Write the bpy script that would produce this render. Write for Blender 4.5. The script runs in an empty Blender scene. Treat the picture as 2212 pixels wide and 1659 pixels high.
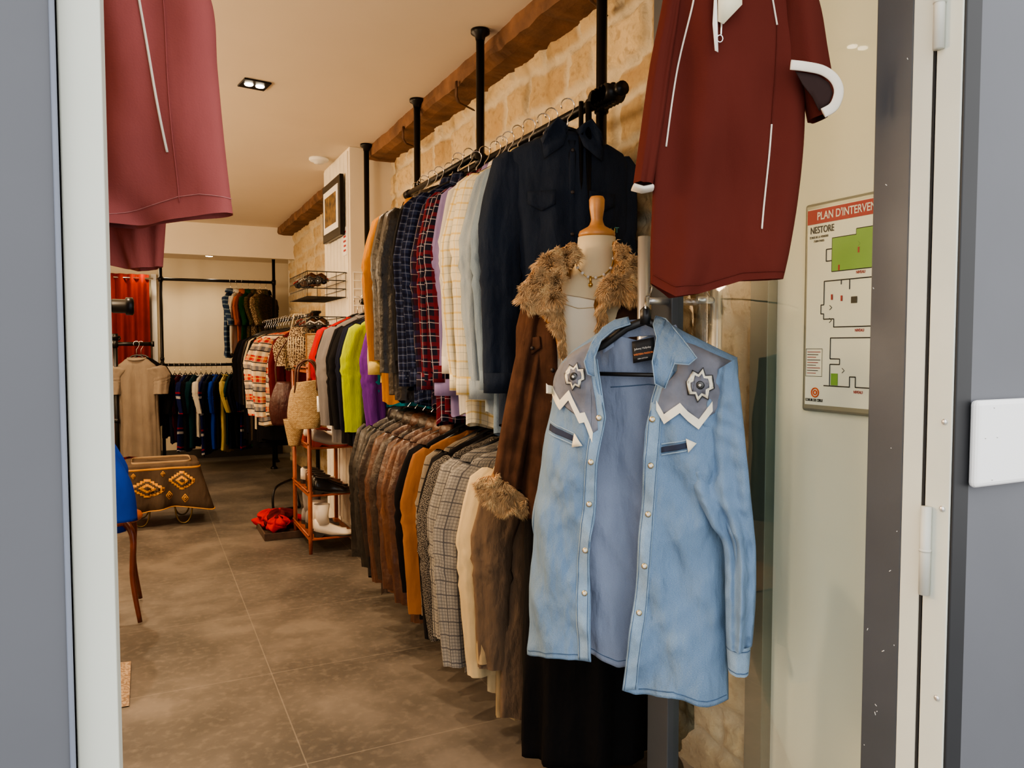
import bpy, bmesh, math, random
from math import sin, cos, pi, radians, atan2, sqrt, exp
from mathutils import Vector, Matrix, noise
from mathutils.bvhtree import BVHTree
S = bpy.context.scene
COL = S.collection
RG = random.Random(11)
CAMZ = 1.2
PSI = radians(25.7); TH = radians(2.8); F = 1650.0
# ------------------------------------------------------------------ camera
cam = bpy.data.cameras.new("camera"); co = bpy.data.objects.new("camera", cam); COL.objects.link(co)
co.location = (0, 0, CAMZ); co.rotation_euler = (pi/2-TH, 0, -PSI)
cam.sensor_width = 36; cam.lens = F/2212*36; cam.clip_start = .02
S.camera = co

class Pl:
    """plane of a garment / board: turns measurements of the reference into that plane's own metres"""
    def __init__(s, X, Y, Z, rot):
        s.o = (X, Y, Z); s.rot = radians(rot); s.deg = rot
        c, n = cos(PSI), sin(PSI)
        s.xc = X*c-Y*n; s.D = X*n+Y*c
        s.cx = cos(s.rot)*c-sin(s.rot)*n; s.dx = cos(s.rot)*n+sin(s.rot)*c
    def __call__(s, u, v):
        a = (u-1106)/F; y = (829.5-v)/F
        q = cos(TH)+y*sin(TH); r = a/q
        x = (r*s.D-s.xc)/(s.cx-r*s.dx)
        D = s.D+x*s.dx
        return x, CAMZ+D*(y*cos(TH)-sin(TH))/q-s.o[2]
    def pts(s, l): return [s(u, v) for u, v in l]
    def off(s, y): return Pl(s.o[0]-sin(s.rot)*y, s.o[1]+cos(s.rot)*y, s.o[2], s.deg)

# ------------------------------------------------------------------ materials
def lin(c): return tuple((x/12.92 if x <= .04045 else ((x+.055)/1.055)**2.4) for x in c)
def rgb(r, g, b): return lin((r/255, g/255, b/255))
def newmat(name):
    m = bpy.data.materials.new(name); m.use_nodes = True
    return m, m.node_tree, m.node_tree.nodes["Principled BSDF"]
def nd(nt, t, **k):
    n = nt.nodes.new(t)
    for a, b in k.items(): setattr(n, a, b)
    return n
def mix(nt, fac, a, b, mode='MIX'):
    n = nd(nt, 'ShaderNodeMix', data_type='RGBA', blend_type=mode)
    for i, x in ((0, fac), (6, a), (7, b)):
        if hasattr(x, 'is_linked') or hasattr(x, 'links'): nt.links.new(x, n.inputs[i])
        else: n.inputs[i].default_value = x if i == 0 else (*x[:3], 1)
    return n.outputs[2]
def mth(nt, op, a, b=None):
    n = nd(nt, 'ShaderNodeMath', operation=op)
    for i, x in ((0, a), (1, b)):
        if x is None: continue
        if hasattr(x, 'links'): nt.links.new(x, n.inputs[i])
        else: n.inputs[i].default_value = x
    return n.outputs[0]
def ramp(nt, v, p0, p1):
    n = nd(nt, 'ShaderNodeMapRange'); nt.links.new(v, n.inputs[0]); n.inputs[1].default_value = p0; n.inputs[2].default_value = p1
    return n.outputs[0]
def noi(nt, vec, scale, detail=4, st=(1, 1, 1)):
    mp = nd(nt, 'ShaderNodeMapping'); mp.inputs['Scale'].default_value = st; nt.links.new(vec, mp.inputs[0])
    n = nd(nt, 'ShaderNodeTexNoise'); n.inputs['Scale'].default_value = scale; n.inputs['Detail'].default_value = detail
    nt.links.new(mp.outputs[0], n.inputs['Vector']); return n.outputs[0]
def bumpn(nt, h, strength, dist, prev=None):
    b = nd(nt, 'ShaderNodeBump'); b.inputs['Strength'].default_value = strength; b.inputs['Distance'].default_value = dist
    nt.links.new(h, b.inputs['Height'])
    if prev: nt.links.new(prev, b.inputs['Normal'])
    return b.outputs[0]
def plain(name, c, rough=.6, metal=0, var=.1, nscale=8, bump=0, emit=0, spec=.5):
    m, nt, b = newmat(name); tc = nd(nt, 'ShaderNodeTexCoord').outputs['Object']
    n = noi(nt, tc, nscale)
    col = mix(nt, ramp(nt, n, .3, .7), tuple(x*(1-var) for x in c), tuple(min(1, x*(1+var*.5)) for x in c))
    nt.links.new(col, b.inputs['Base Color']); b.inputs['Roughness'].default_value = rough; b.inputs['Metallic'].default_value = metal
    b.inputs['Specular IOR Level'].default_value = spec
    if bump: nt.links.new(bumpn(nt, noi(nt, tc, nscale*10), bump, .003), b.inputs['Normal'])
    if emit:
        b.inputs['Emission Color'].default_value = (*c, 1); b.inputs['Emission Strength'].default_value = emit
    return m
def fabric(name, c, kind='plain', c2=None, lines=(), rough=.9, var=.22, wr=.6, nsc=6, crease=.35, tsc=380):
    m, nt, b = newmat(name); T = nd(nt, 'ShaderNodeTexCoord'); tc = T.outputs['Object']
    sp = nd(nt, 'ShaderNodeSeparateXYZ'); nt.links.new(T.outputs['UV'], sp.inputs[0])
    n = noi(nt, tc, nsc)
    base = mix(nt, 0, c, c)
    if kind == 'tweed':
        f = noi(nt, T.outputs['UV'], tsc, 1)
        base = mix(nt, ramp(nt, f, .46, .56), base, c2)
    for (ax, per, wd, lc, al, off) in lines:
        w = sp.outputs[ax]
        k = mth(nt, 'LESS_THAN', mth(nt, 'FRACT', mth(nt, 'ADD', mth(nt, 'MULTIPLY', w, 1/per), off)), wd)
        base = mix(nt, mth(nt, 'MULTIPLY', k, al), base, lc)
    if kind == 'denim':
        f = noi(nt, T.outputs['UV'], 420, 3, (1, 2.5, 1))
        base = mix(nt, ramp(nt, f, .3, .7), base, c2 or tuple(min(1, x*1.5) for x in c))
        base = mix(nt, mth(nt, 'MULTIPLY', ramp(nt, noi(nt, tc, 5, 10, (1, 1, .45)), .46, .70), .4), base, tuple(min(1, x*1.35+.04) for x in c))
        base = mix(nt, mth(nt, 'MULTIPLY', ramp(nt, noi(nt, tc, 22, 8, (1, 1, .3)), .56, .72), .2), base, tuple(x*.6 for x in c))
    if kind == 'leather':
        base = mix(nt, mth(nt, 'MULTIPLY', ramp(nt, noi(nt, tc, 14, 6), .5, .72), .55), base, c2 or tuple(min(1, x*2.0+.01) for x in c))
    base = mix(nt, ramp(nt, n, .3, .7), base, (1-var,)*3, 'MULTIPLY')
    nt.links.new(base, b.inputs['Base Color'])
    b.inputs['Roughness'].default_value = .40 if kind == 'leather' else rough
    b.inputs['Specular IOR Level'].default_value = .5 if kind == 'leather' else .12
    N = bumpn(nt, noi(nt, tc, 9, 3, (1, 1, .35)), wr, .03)
    if crease: N = bumpn(nt, noi(nt, tc, 24, 5, (1, 1, .45)), crease, .014, N)
    if kind == 'leather': N = bumpn(nt, noi(nt, tc, 45, 5), .5, .006, N)
    elif kind == 'knit':
        w = nd(nt, 'ShaderNodeTexWave'); w.inputs['Scale'].default_value = 60; nt.links.new(T.outputs['UV'], w.inputs['Vector']); w.inputs['Distortion'].default_value = 2
        N = bumpn(nt, w.outputs['Fac'], .3, .0015, N)
    else: N = bumpn(nt, noi(nt, T.outputs['UV'], 350, 2), .25, .001, N)
    nt.links.new(N, b.inputs['Normal'])
    return m

# ------------------------------------------------------------------ mesh builder
class MB:
    def __init__(s): s.v = []; s.f = []; s.uv = []
    def grid(s, rows, closed=False, caps=False):
        b = len(s.v); nr = len(rows); nc = len(rows[0])
        rows = [[Vector(p) for p in r] for r in rows]
        for r in rows: s.v += r
        mid = rows[nr//2]; us = [0]
        for j in range(nc): us.append(us[-1]+(mid[(j+1) % nc]-mid[j]).length)
        q = nc//4; vs = [0]
        for i in range(nr-1): vs.append(vs[-1]+(rows[i+1][q]-rows[i][q]).length)
        for i in range(nr-1):
            for j in range(nc if closed else nc-1):
                k = (j+1) % nc
                s.f.append((b+i*nc+j, b+i*nc+k, b+(i+1)*nc+k, b+(i+1)*nc+j))
                s.uv.append([(us[j], vs[i]), (us[j+1], vs[i]), (us[j+1], vs[i+1]), (us[j], vs[i+1])])
        if caps:
            for i in (0, nr-1):
                s.f.append(tuple(b+i*nc+j for j in range(nc))); s.uv.append([(p.x, p.y) for p in rows[i]])
        return s
    def box(s, x0, x1, y0, y1, z0, z1):
        b = len(s.v)
        s.v += [Vector((x, y, z)) for z in (z0, z1) for x, y in ((x0, y0), (x1, y0), (x1, y1), (x0, y1))]
        for f in ((0, 3, 2, 1), (4, 5, 6, 7), (0, 1, 5, 4), (1, 2, 6, 5), (2, 3, 7, 6), (3, 0, 4, 7)):
            s.f.append(tuple(b+i for i in f)); s.uv.append([(s.v[b+i].x+s.v[b+i].y, s.v[b+i].z) for i in f])
        return s
    def tube(s, path, rad, n=10, closed=False, caps=True):
        P = [Vector(p) for p in path]; m = len(P)
        if not isinstance(rad, (list, tuple)): rad = [rad]*m
        rows = []; up = None
        for i in range(m):
            if closed: t = (P[(i+1) % m]-P[i-1]).normalized()
            else: t = (P[min(i+1, m-1)]-P[max(i-1, 0)]).normalized()
            if up is None:
                a = Vector((0, 1, 0)) if abs(t.y) < .8 else Vector((1, 0, 0))
                up = (a-t*a.dot(t)).normalized()
            else: up = (up-t*up.dot(t)).normalized()
            sd = t.cross(up); r = rad[i]
            rx, ry = r if isinstance(r, tuple) else (r, r)
            rows.append([P[i]+sd*rx*cos(2*pi*j/n)+up*ry*sin(2*pi*j/n) for j in range(n)])
        if closed: rows.append(rows[0])
        return s.grid(rows, True, caps and not closed)
    def lathe(s, prof, c=(0, 0, 0), n=20):
        return s.grid([[(c[0]+max(r, .0001)*cos(2*pi*j/n), c[1]+max(r, .0001)*sin(2*pi*j/n), c[2]+z) for j in range(n)] for r, z in prof], True, True)
    def sphere(s, c, r, n=12):
        if not isinstance(r, tuple): r = (r, r, r)
        return s.grid([[(c[0]+r[0]*max(sin(pi*i/n), .001)*cos(2*pi*j/n), c[1]+r[1]*max(sin(pi*i/n), .001)*sin(2*pi*j/n), c[2]+r[2]*cos(pi*i/n)) for j in range(n)] for i in range(n+1)], True)
    def bvh(s): return BVHTree.FromPolygons(s.v, s.f)
    def done(s, name, mat, parent=None, loc=(0, 0, 0), rot=(0, 0, 0), smooth=True, thick=0, bevel=0, label=None, cat=None, kind=None, group=None, fixn=True, colors=None):
        me = bpy.data.meshes.new(name); me.from_pydata([tuple(p) for p in s.v], [], s.f)
        ul = me.uv_layers.new(name='UVMap')
        flat = [c for f in s.uv for uvp in f for c in uvp]
        ul.data.foreach_set('uv', flat)
        if colors:
            ca = me.color_attributes.new('c', 'FLOAT_COLOR', 'POINT')
            ca.data.foreach_set('color', [x for c in colors for x in (*c, 1)])
        if fixn:
            bm = bmesh.new(); bm.from_mesh(me); bmesh.ops.recalc_face_normals(bm, faces=bm.faces); bm.to_mesh(me); bm.free()
        if smooth: me.polygons.foreach_set('use_smooth', [True]*len(me.polygons))
        if mat: me.materials.append(mat)
        o = bpy.data.objects.new(name, me); COL.objects.link(o); o.location = loc; o.rotation_euler = rot
        if parent: o.parent = parent
        if thick:
            md = o.modifiers.new('s', 'SOLIDIFY'); md.thickness = thick; md.offset = 0
        if bevel:
            md = o.modifiers.new('b', 'BEVEL'); md.width = bevel; md.segments = 3; md.limit_method = 'ANGLE'
        tag(o, label, cat, kind, group); return o
def tag(o, label=None, cat=None, kind=None, group=None):
    if label:
        if len(label.split()) < 5: label += ' on a black hanger'
        o["label"] = label
    if cat: o["category"] = cat
    if kind: o["kind"] = kind
    if group: o["group"] = group
def empty(name, loc, rot=0, label=None, cat=None, group=None):
    o = bpy.data.objects.new(name, None); COL.objects.link(o); o.location = loc; o.rotation_euler = (0, 0, rot); o.empty_display_size = .05
    tag(o, label, cat, None, group); return o
def box(name, b, mat, parent=None, bevel=.002, **k):
    x0, x1, y0, y1, z0, z1 = b; c = ((x0+x1)/2, (y0+y1)/2, z0)
    return MB().box(x0-c[0], x1-c[0], y0-c[1], y1-c[1], 0, z1-z0).done(name, mat, parent, loc=c, smooth=False, bevel=bevel, **k)
def text(s, size, mat, parent, loc, name='lettering', rot=(pi/2, 0, 0), align='LEFT', ext=.0003, sx=1, bold=0):
    cu = bpy.data.curves.new('t', 'FONT'); cu.body = s; cu.size = size; cu.align_x = align; cu.extrude = ext; cu.offset = bold
    t = bpy.data.objects.new('t', cu); COL.objects.link(t)
    me = bpy.data.meshes.new_from_object(t.evaluated_get(bpy.context.evaluated_depsgraph_get()))
    bpy.data.objects.remove(t)
    me.materials.clear(); me.materials.append(mat)
    o = bpy.data.objects.new(name, me); COL.objects.link(o); o.parent = parent; o.location = loc; o.rotation_euler = rot; o.scale = (sx, 1, 1)
    return o
def lerp(a, b, t): return a+(b-a)*t
def resample(pl, n):
    out = []
    for i in range(n):
        t = i/(n-1)*(len(pl)-1); k = min(int(t), len(pl)-2); q = t-k
        out.append((lerp(pl[k][0], pl[k+1][0], q), lerp(pl[k][1], pl[k+1][1], q)))
    return out
def smoothpl(pl, n):
    out = []; m = len(pl)
    for i in range(n):
        t = i/(n-1)*(m-1); k = min(int(t), m-2); q = t-k
        p = [pl[max(k-1, 0)], pl[k], pl[k+1], pl[min(k+2, m-1)]]
        out.append(tuple(.5*((2*p[1][a])+(-p[0][a]+p[2][a])*q+(2*p[0][a]-5*p[1][a]+4*p[2][a]-p[3][a])*q*q+(-p[0][a]+3*p[1][a]-3*p[2][a]+p[3][a])*q**3) for a in range(len(pl[0]))))
    return out
def keyed(P, rows, nr, nc):
    K = [resample(P.pts(r) if P else r, nc) for r in rows]
    cols = [smoothpl([K[i][j] for i in range(len(K))], nr) for j in range(nc)]
    return [[cols[j][i] for j in range(nc)] for i in range(nr)]
def nz(x, y, z): return noise.noise(Vector((x, y, z)))
def pillow(P, rows, nr, nc, dep, yc=0, fold=.01, fk=9, seed=0, pw=.5, nzs=2.2):
    g = keyed(P, rows, nr, nc); out = []
    for i, r in enumerate(g):
        t = i/(nr-1); d = dep(t) if callable(dep) else dep; y0 = yc(t) if callable(yc) else yc; ring = []
        for sgn in (-1, 1):
            seq = range(nc) if sgn < 0 else range(nc-1, -1, -1)
            for j in seq:
                s = j/(nc-1); e = max(sin(pi*s), 0)**pw
                if sgn > 0 and j in (0, nc-1): continue
                x, z = r[j]
                fl = fold*min(1, t*2+.15)*e*(sin(fk*2*pi*s+seed+sgn+1.6*t)+.6*sin(fk*1.7*2*pi*s+seed*2-2*t+sgn)+nzs*nz(x*14, z*6, seed+sgn*3))
                ring.append((x, y0+sgn*d*e+fl, z))
        out.append(ring)
    return MB().grid(out, True)
def sheet(P, rows, nr, nc, yf):
    g = keyed(P, rows, nr, nc)
    return MB().grid([[(x, yf(j/(nc-1), i/(nr-1), x, z), z) for j, (x, z) in enumerate(r)] for i, r in enumerate(g)])
def yat(bv, x, z, d=0):
    if bv is None: return d
    h = bv.ray_cast(Vector((x, -2, z)), Vector((0, 1, 0)))
    return h[0].y if h[0] is not None else d
def patch(poly, bv, off, mat, name, parent, thick=.0015, cuts=3, dflt=0, **k):
    bm = bmesh.new(); f = bm.faces.new([bm.verts.new((x, 0, z)) for x, z in poly])
    bmesh.ops.triangulate(bm, faces=[f])
    if cuts: bmesh.ops.subdivide_edges(bm, edges=bm.edges[:], cuts=cuts, use_grid_fill=True)
    for v in bm.verts: v.co.y = yat(bv, v.co.x, v.co.z, dflt)-off
    m = MB(); bm.verts.index_update(); m.v = [v.co.copy() for v in bm.verts]
    for f in bm.faces: m.f.append(tuple(v.index for v in f.verts)); m.uv.append([(v.co.x, v.co.z) for v in f.verts])
    bm.free()
    return m.done(name, mat, parent, thick=thick, **k)
def line(P, pts, bv, r, mat, name, parent, off=.001, n=40, dflt=0, flat=None, sm=False):
    q = P.pts(pts) if P else pts
    q = smoothpl(q, n) if sm else resample(q, n)
    m = MB().tube([(x, yat(bv, x, z, dflt)-off, z) for x, z in q], r if flat is None else [(r, flat)]*n, 6)
    return m.done(name, mat, parent)
def zigzag(P, pts, h, bv, off, mat, name, parent, dflt=0):
    n = (len(pts)-1)*10+1; rows = []
    for k in range(5):
        r = resample([(u, v-h/2+h*k/4) for u, v in pts], n); rows.append([(x, yat(bv, x, z, dflt)-off, z) for x, z in P.pts(r)])
    return MB().grid(rows).done(name, mat, parent, thick=.0018, smooth=False)

# common mats
M_black = plain('black metal', (.014, .014, .015), .35, .6, .1)
M_plas = plain('black plastic', (.01, .01, .011), .35)
M_chrome = plain('chrome', (.8, .8, .8), .2, 1, .03)
M_steel = plain('brushed steel', (.78, .77, .75), .32, .85, .05)
M_white = plain('white paper', (.85, .84, .80), .7, 0, .03)
M_pearl = plain('pearl snap', (.75, .72, .66), .25)
M_brass = plain('brass', (.7, .48, .16), .3, 1)
M_darkbtn = plain('dark button', (.03, .02, .015), .4)
M_wood = plain('red brown wood', rgb(150, 75, 35), .4, 0, .35, 12)
M_grey = plain('anthracite paint', rgb(96, 98, 104), .55, 0, .08, 3, .05)
M_grey2 = plain('dark door paint', rgb(70, 74, 80), .45, 0, .12, 5, .1)
M_pale = plain('pale green grey paint', rgb(204, 207, 196), .5, 0, .04, 6, .05)
M_plaster = plain('white plaster', rgb(230, 220, 202), .9, 0, .05, 2, .1)
M_ceil = plain('ceiling paint', rgb(228, 214, 194), .95, 0, .03, 2)
M_entry = plain('cream wall', rgb(238, 237, 222), .7, 0, .03, 2)

# ------------------------------------------------------------------ room shell
XW = 1.385
m, nt, b = newmat('floor tiles')
gv = nd(nt, 'ShaderNodeNewGeometry').outputs['Position']
sp = nd(nt, 'ShaderNodeSeparateXYZ'); nt.links.new(gv, sp.inputs[0])
def tl(ax, off):
    return mth(nt, 'LESS_THAN', mth(nt, 'FRACT', mth(nt, 'MULTIPLY', mth(nt, 'ADD', sp.outputs[ax], off), 1/.675)), .006)
gm_ = mth(nt, 'MAXIMUM', tl(0, -.395+6.75), tl(1, -2.861+6.75))
n1 = noi(nt, gv, 1.7, 10); n2 = noi(nt, gv, 6, 10); n3 = noi(nt, gv, 34, 6)
c = mix(nt, ramp(nt, n1, .38, .62), rgb(70, 65, 60), rgb(112, 104, 96))
c = mix(nt, mth(nt, 'MULTIPLY', ramp(nt, n2, .44, .60), .5), c, rgb(72, 67, 61))
c = mix(nt, mth(nt, 'MULTIPLY', ramp(nt, n3, .5, .7), .35), c, rgb(124, 115, 105))
c = mix(nt, mth(nt, 'MULTIPLY', gm_, .4), c, rgb(142, 134, 122)); nt.links.new(c, b.inputs['Base Color'])
b.inputs['Roughness'].default_value = .48; nt.links.new(bumpn(nt, n2, .25, .008), b.inputs['Normal'])
M_floor = m
box('floor', (-1.7, 1.75, .78, 8.95, -.1, 0), M_floor, bevel=0, kind='structure')
box('ground', (-5, 6, -5, .779, -.2, -.1), plain('pavement', (.3, .3, .3), .8, 0, .2, 5), bevel=0, kind='structure')
box('ceiling', (-1.7, 1.5, .88, 8.06, 2.40, 2.5), M_ceil, bevel=0, kind='structure')
box('ceiling_back', (-1.7, 1.75, 8.12, 8.95, 2.13, 2.5), M_ceil, bevel=0, kind='structure')
box('trim_1', (-1.7, 1.75, 8.04, 8.12, 2.09, 2.40), M_plaster, bevel=0, kind='structure')
box('wall_back', (-1.7, 1.75, 8.85, 8.95, 0, 2.13), plain('back wall', rgb(214, 202, 178), .9, 0, .06, 2), bevel=0, kind='structure')
box('baseboard_back', (-.1, 1.38, 8.80, 8.85, 0, .1), plain('dark base', rgb(60, 55, 50), .6), bevel=0, kind='structure')
box('wall_left', (-1.7, -1.6, .88, 8.95, 0, 2.4), M_plaster, bevel=0, kind='structure')
rs = random.Random(5); courses = []; z = -.05
while z < 2.45:
    h = rs.uniform(.10, .19); bl = []; y = 1.0-rs.uniform(0, .3)
    while y < 9.2:
        w = rs.uniform(.12, .34); bl.append((y, y+w, rs.random())); y += w
    courses.append((z, z+h, bl)); z += h
def stone(y, z):
    yy = y+.035*nz(y*3, z*3, 1)+.016*nz(y*11, z*11, 2); zz = z+.045*nz(y*2.6, z*2.6, 7)+.016*nz(y*12, z*12, 9)
    for a, b_, bl in courses:
        if a <= zz < b_:
            for p, q, r in bl:
                if p <= yy < q:
                    d = min(zz-a, b_-zz, yy-p, q-yy); k = max(0, min(1, (d-.006)/.022)); k = k*k*(3-2*k)
                    return k, r
    return 0, .5
mb = MB(); cols = []
def stonepart(y0, y1, st):
    ny = int((y1-y0)/st)+1; nzr = int(2.4/st)+1; rows = []
    for i in range(nzr):
        z = 2.4*i/(nzr-1); r_ = []
        for j in range(ny):
            y = lerp(y0, y1, j/(ny-1)); k, r = stone(y, z)
            h = k*(.008+.012*r)+.016*nz(y*6, z*6, 3)+.009*nz(y*22, z*22, 4)+.006*nz(y*50, z*50, 8)
            r_.append((XW+.018-h, y, z)); cols.append((r, k, 0))
        rows.append(r_)
    mb.grid(rows)
stonepart(1.44, 4.65, .0105); stonepart(4.65, 8.3, .026)
m, nt, b = newmat('limestone'); at = nd(nt, 'ShaderNodeAttribute', attribute_name='c')
sp = nd(nt, 'ShaderNodeSeparateColor'); nt.links.new(at.outputs['Color'], sp.inputs[0]); tc = nd(nt, 'ShaderNodeTexCoord').outputs['Object']
c = mix(nt, sp.outputs[0], rgb(178, 148, 106), rgb(220, 200, 162))
c = mix(nt, mth(nt, 'MULTIPLY', ramp(nt, noi(nt, tc, 7, 8), .35, .7), .7), c, rgb(200, 178, 138))
c = mix(nt, mth(nt, 'MULTIPLY', ramp(nt, noi(nt, tc, 35, 8), .52, .70), .5), c, rgb(146, 118, 84))
c = mix(nt, sp.outputs[1], rgb(206, 194, 168), c); nt.links.new(c, b.inputs['Base Color']); b.inputs['Roughness'].default_value = .95
nt.links.new(bumpn(nt, noi(nt, tc, 60, 8), .7, .01, bumpn(nt, noi(nt, tc, 14, 6), .5, .02)), b.inputs['Normal'])
mb.done('wall_right', m, kind='structure', colors=cols, fixn=False)
box('wall_right_backing', (1.43, 1.5, 1.44, 8.3, 0, 2.4), M_plaster, bevel=0, kind='structure')
box('wall_alcove', (1.65, 1.75, 8.3, 8.95, 0, 2.4), M_plaster, bevel=0, kind='structure')
box('wall_return', (1.39, 1.75, 8.28, 8.34, 0, 2.4), M_plaster, bevel=0, kind='structure')
box('wall_entry', (XW, 1.5, .88, 1.42, 0, 2.4), M_entry, bevel=0, kind='structure')
box('trim_2', (1.355, XW+.03, 1.395, 1.455, 0, 2.4), plain('aluminium profile', rgb(112, 124, 116), .4, .3), kind='structure')
M_beam = plain('old beam', rgb(118, 84, 60), .85, 0, .5, 9, .6)
mb = MB(); rows = []
for i in range(200):
    y = lerp(1.44, 8.04, i/199)
    def w_(k): return .012*nz(y*3, k, 2)+.008*nz(y*12, k*3, 5)
    rows.append([(1.47, y, 2.42), (1.245+w_(1), y, 2.42), (1.24+w_(2), y, 2.36+w_(3)), (1.25+w_(4), y, 2.335+w_(5)), (1.30, y, 2.328+w_(6)), (1.47, y, 2.33+w_(7))])
mb.grid(rows, True, True).done('trim_3', M_beam, kind='structure', smooth=False)
M_rust = plain('rust iron', rgb(85, 60, 45), .6, .5)
for y in (2.05, 3.15, 3.9):
    e = empty('beam_bracket', (1.235, y, 2.32), 0, 'forged iron bracket pinned under the timber beam', 'bracket')
    MB().tube([(0, -.03, .02), (.0, -.03, -.04), (.03, .02, -.05), (.13, .09, -.05)], [(.004, .012)]*4, 6).done('strap', M_rust, e)
box('wall_pier', (1.135, XW+.03, 4.61, 5.32, 0, 2.4), M_plaster, bevel=.004, kind='structure')
mb = MB()
for i in range(7): mb.box(1.127, 1.135, 4.64+i*.095, 4.725+i*.095, .1, 2.38)
mb.done('trim_4', plain('white boards', rgb(232, 226, 212), .6), smooth=False, bevel=.002, kind='structure')
mb = MB().box(-4, -.0634, .78, .88, -.1, 3.4).box(1.19, 4.5, .78, .88, -.1, 3.4).box(-.0634, 1.19, .78, .88, 2.16, 3.4)
mb.done('wall_front', M_grey, smooth=False, kind='structure')
box('trim_5', (-.0634, -.029, .792, .88, -.1, 2.16), M_pale, kind='structure')
box('trim_6', (-.068, -.0634, .777, .80, -.1, 2.16), plain('grey edge', rgb(120, 126, 140), .5), kind='structure')
box('trim_7', (1.152, 1.19, .779, .86, -.1, 2.16), plain('black strip', rgb(34, 35, 38), .5), kind='structure')
box('trim_8', (1.149, 1.153, .783, .826, -.1, 2.16), M_pale, kind='structure')
box('trim_9', (-.029, 1.15, .80, .88, 2.12, 2.16), M_pale, kind='structure')
box('trim_10', (-.029, 1.15, .80, .88, -.1, 0.004), M_grey2, kind='structure')
d = empty('door_1', (1.15, .84, 0.01)); d["kind"] = 'structure'; d['label'] = 'open glass shop door with dark painted stiles'
MB().box(0, .036, .028, .10, 0, 2.1).done('stile', M_grey2, d, smooth=False, bevel=.003)
MB().box(0, .036, .66, .745, 0, 2.1).done('stile', M_grey2, d, smooth=False, bevel=.003)
MB().box(-.001, .036, -.008, .028, 0, 2.1).done('door_edge', M_pale, d, smooth=False, bevel=.002)
MB().box(0, .036, .10, .66, 2.02, 2.1).done('rail', M_grey2, d, smooth=False)
MB().box(0, .036, .10, .66, 0, .09).done('rail', M_grey2, d, smooth=False)
rg = random.Random(3); mb = MB()
for k in range(16):
    y = rg.uniform(.035, .095); z = rg.choice((rg.uniform(.3, .75), rg.uniform(.1, 2))); l = rg.uniform(.001, .006); a = rg.uniform(-1, 1)
    mb.tube([(-.0002, y, z), (-.0002, y+l*sin(a), z+l*cos(a))], [(.0005, .0007)]*2, 5)
mb.done('paint_chips', M_white, d)
g, nt, b = newmat('door glass')
tr = nd(nt, 'ShaderNodeBsdfTransparent'); tr.inputs[0].default_value = (.93, .97, .94, 1)
gl = nd(nt, 'ShaderNodeBsdfGlossy'); gl.inputs['Roughness'].default_value = .02
fr = nd(nt, 'ShaderNodeFresnel'); fr.inputs[0].default_value = 1.3
ms = nd(nt, 'ShaderNodeMixShader'); nt.links.new(mth(nt, 'MULTIPLY', fr.outputs[0], .35), ms.inputs[0]); nt.links.new(tr.outputs[0], ms.inputs[1]); nt.links.new(gl.outputs[0], ms.inputs[2])
nt.links.new(ms.outputs[0], nt.nodes['Material Output'].inputs[0]); M_glass = g
MB().grid([[(.018, .10, .09), (.018, .66, .09)], [(.018, .10, 2.02), (.018, .66, 2.02)]]).done('glass_pane', M_glass, d, smooth=False)
for sx, yy in ((-.07, .678), (.085, .60)):
    mb = MB().tube([(sx, yy, .55), (sx, yy, 1.452)], .0145, 18)
    for z in (.65, 1.30): mb.tube([(sx, yy, z), (.0 if sx < 0 else .03, yy, z)], .009, 10)
    mb.done('handle', M_steel, d)
MHG = plain('hinge paint', rgb(200, 201, 192), .4)
for z in (.86, 1.735, .2):
    MB().tube([(-.008, -.022, z-.075), (-.008, -.022, z+.07)], .0085, 14).tube([(-.008, -.022, z-.004), (-.008, -.022, z)], .0095, 14).done('hinge', MHG, d)
for z in (.62, 1.07, .33, .93): MB().sphere((0, 0, 0), (.003, .005, .005), 8).done('screw', M_steel, d, loc=(-.002, -.045, z))
MB().box(-.0016, -.0006, -.013, -.009, 0, 2.1).done('door_gap', plain('gap shadow paint', (.02, .02, .02), .9), d, smooth=False)
e = empty('access_panel', (1.183, .779, .975), 0, 'white plastic access box screwed to the grey facade', 'electrical box')
MB().box(0, .165, -.016, 0, 0, .14).done('housing', plain('white plastic', (.88, .88, .88), .35, 0, .02), e, smooth=False, bevel=.008)
for x, z in ((.04, .012), (.02, .08), (.05, .08), (.04, .128)): MB().sphere((x, -.016, z), (.002, .001, .002), 8).done('screw', M_steel, e)

# ------------------------------------------------------------------ lights
def light(t, loc, e, col, size=.1, rot=(0, 0, 0), **k):
    l = bpy.data.lights.new('lamp', t); l.energy = e; l.color = col
    if t == 'AREA': l.size = size
    else: l.shadow_soft_size = size
    for a, b_ in k.items(): setattr(l, a, b_)
    o = bpy.data.objects.new('lamp', l); COL.objects.link(o); o.location = loc; o.rotation_euler = rot; return o
WARM = (1, .73, .46)
for y, e in ((2.2, 68), (4.2, 74), (6.4, 56)): light('POINT', (-1.15, y, 1.75), e, WARM, .2)  # fill lights added out of view to brighten the room, no fixtures
light('POINT', (-.9, 8.3, 1.9), 5, (1, .80, .52), .1)  # rear fill light, out of view, without a fixture
M_glow = plain('lamp glow', (1, .85, .6), .5, emit=30)
for x, y, z in ((.48, 3.71, 2.4), (-.25, 2.2, 2.4), (-.25, 5.4, 2.4)):
    e = empty('ceiling_spotlight', (x, y, z), .15, 'square black recessed ceiling spotlight with two lit bulbs', 'spotlight')
    MB().box(-.06, .06, -.06, .06, -.008, -.001).done('trim_plate', M_black, e, smooth=False, bevel=.001)
    for q in (-.025, .025): MB().lathe([(.001, -.013), (.018, -.012), (.02, -.008)], (q, 0, 0), 14).done('bulb', M_glow, e)
    light('SPOT', (x, y, z-.03), 105, WARM, .03, spot_size=2.2, spot_blend=.8)
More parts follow.
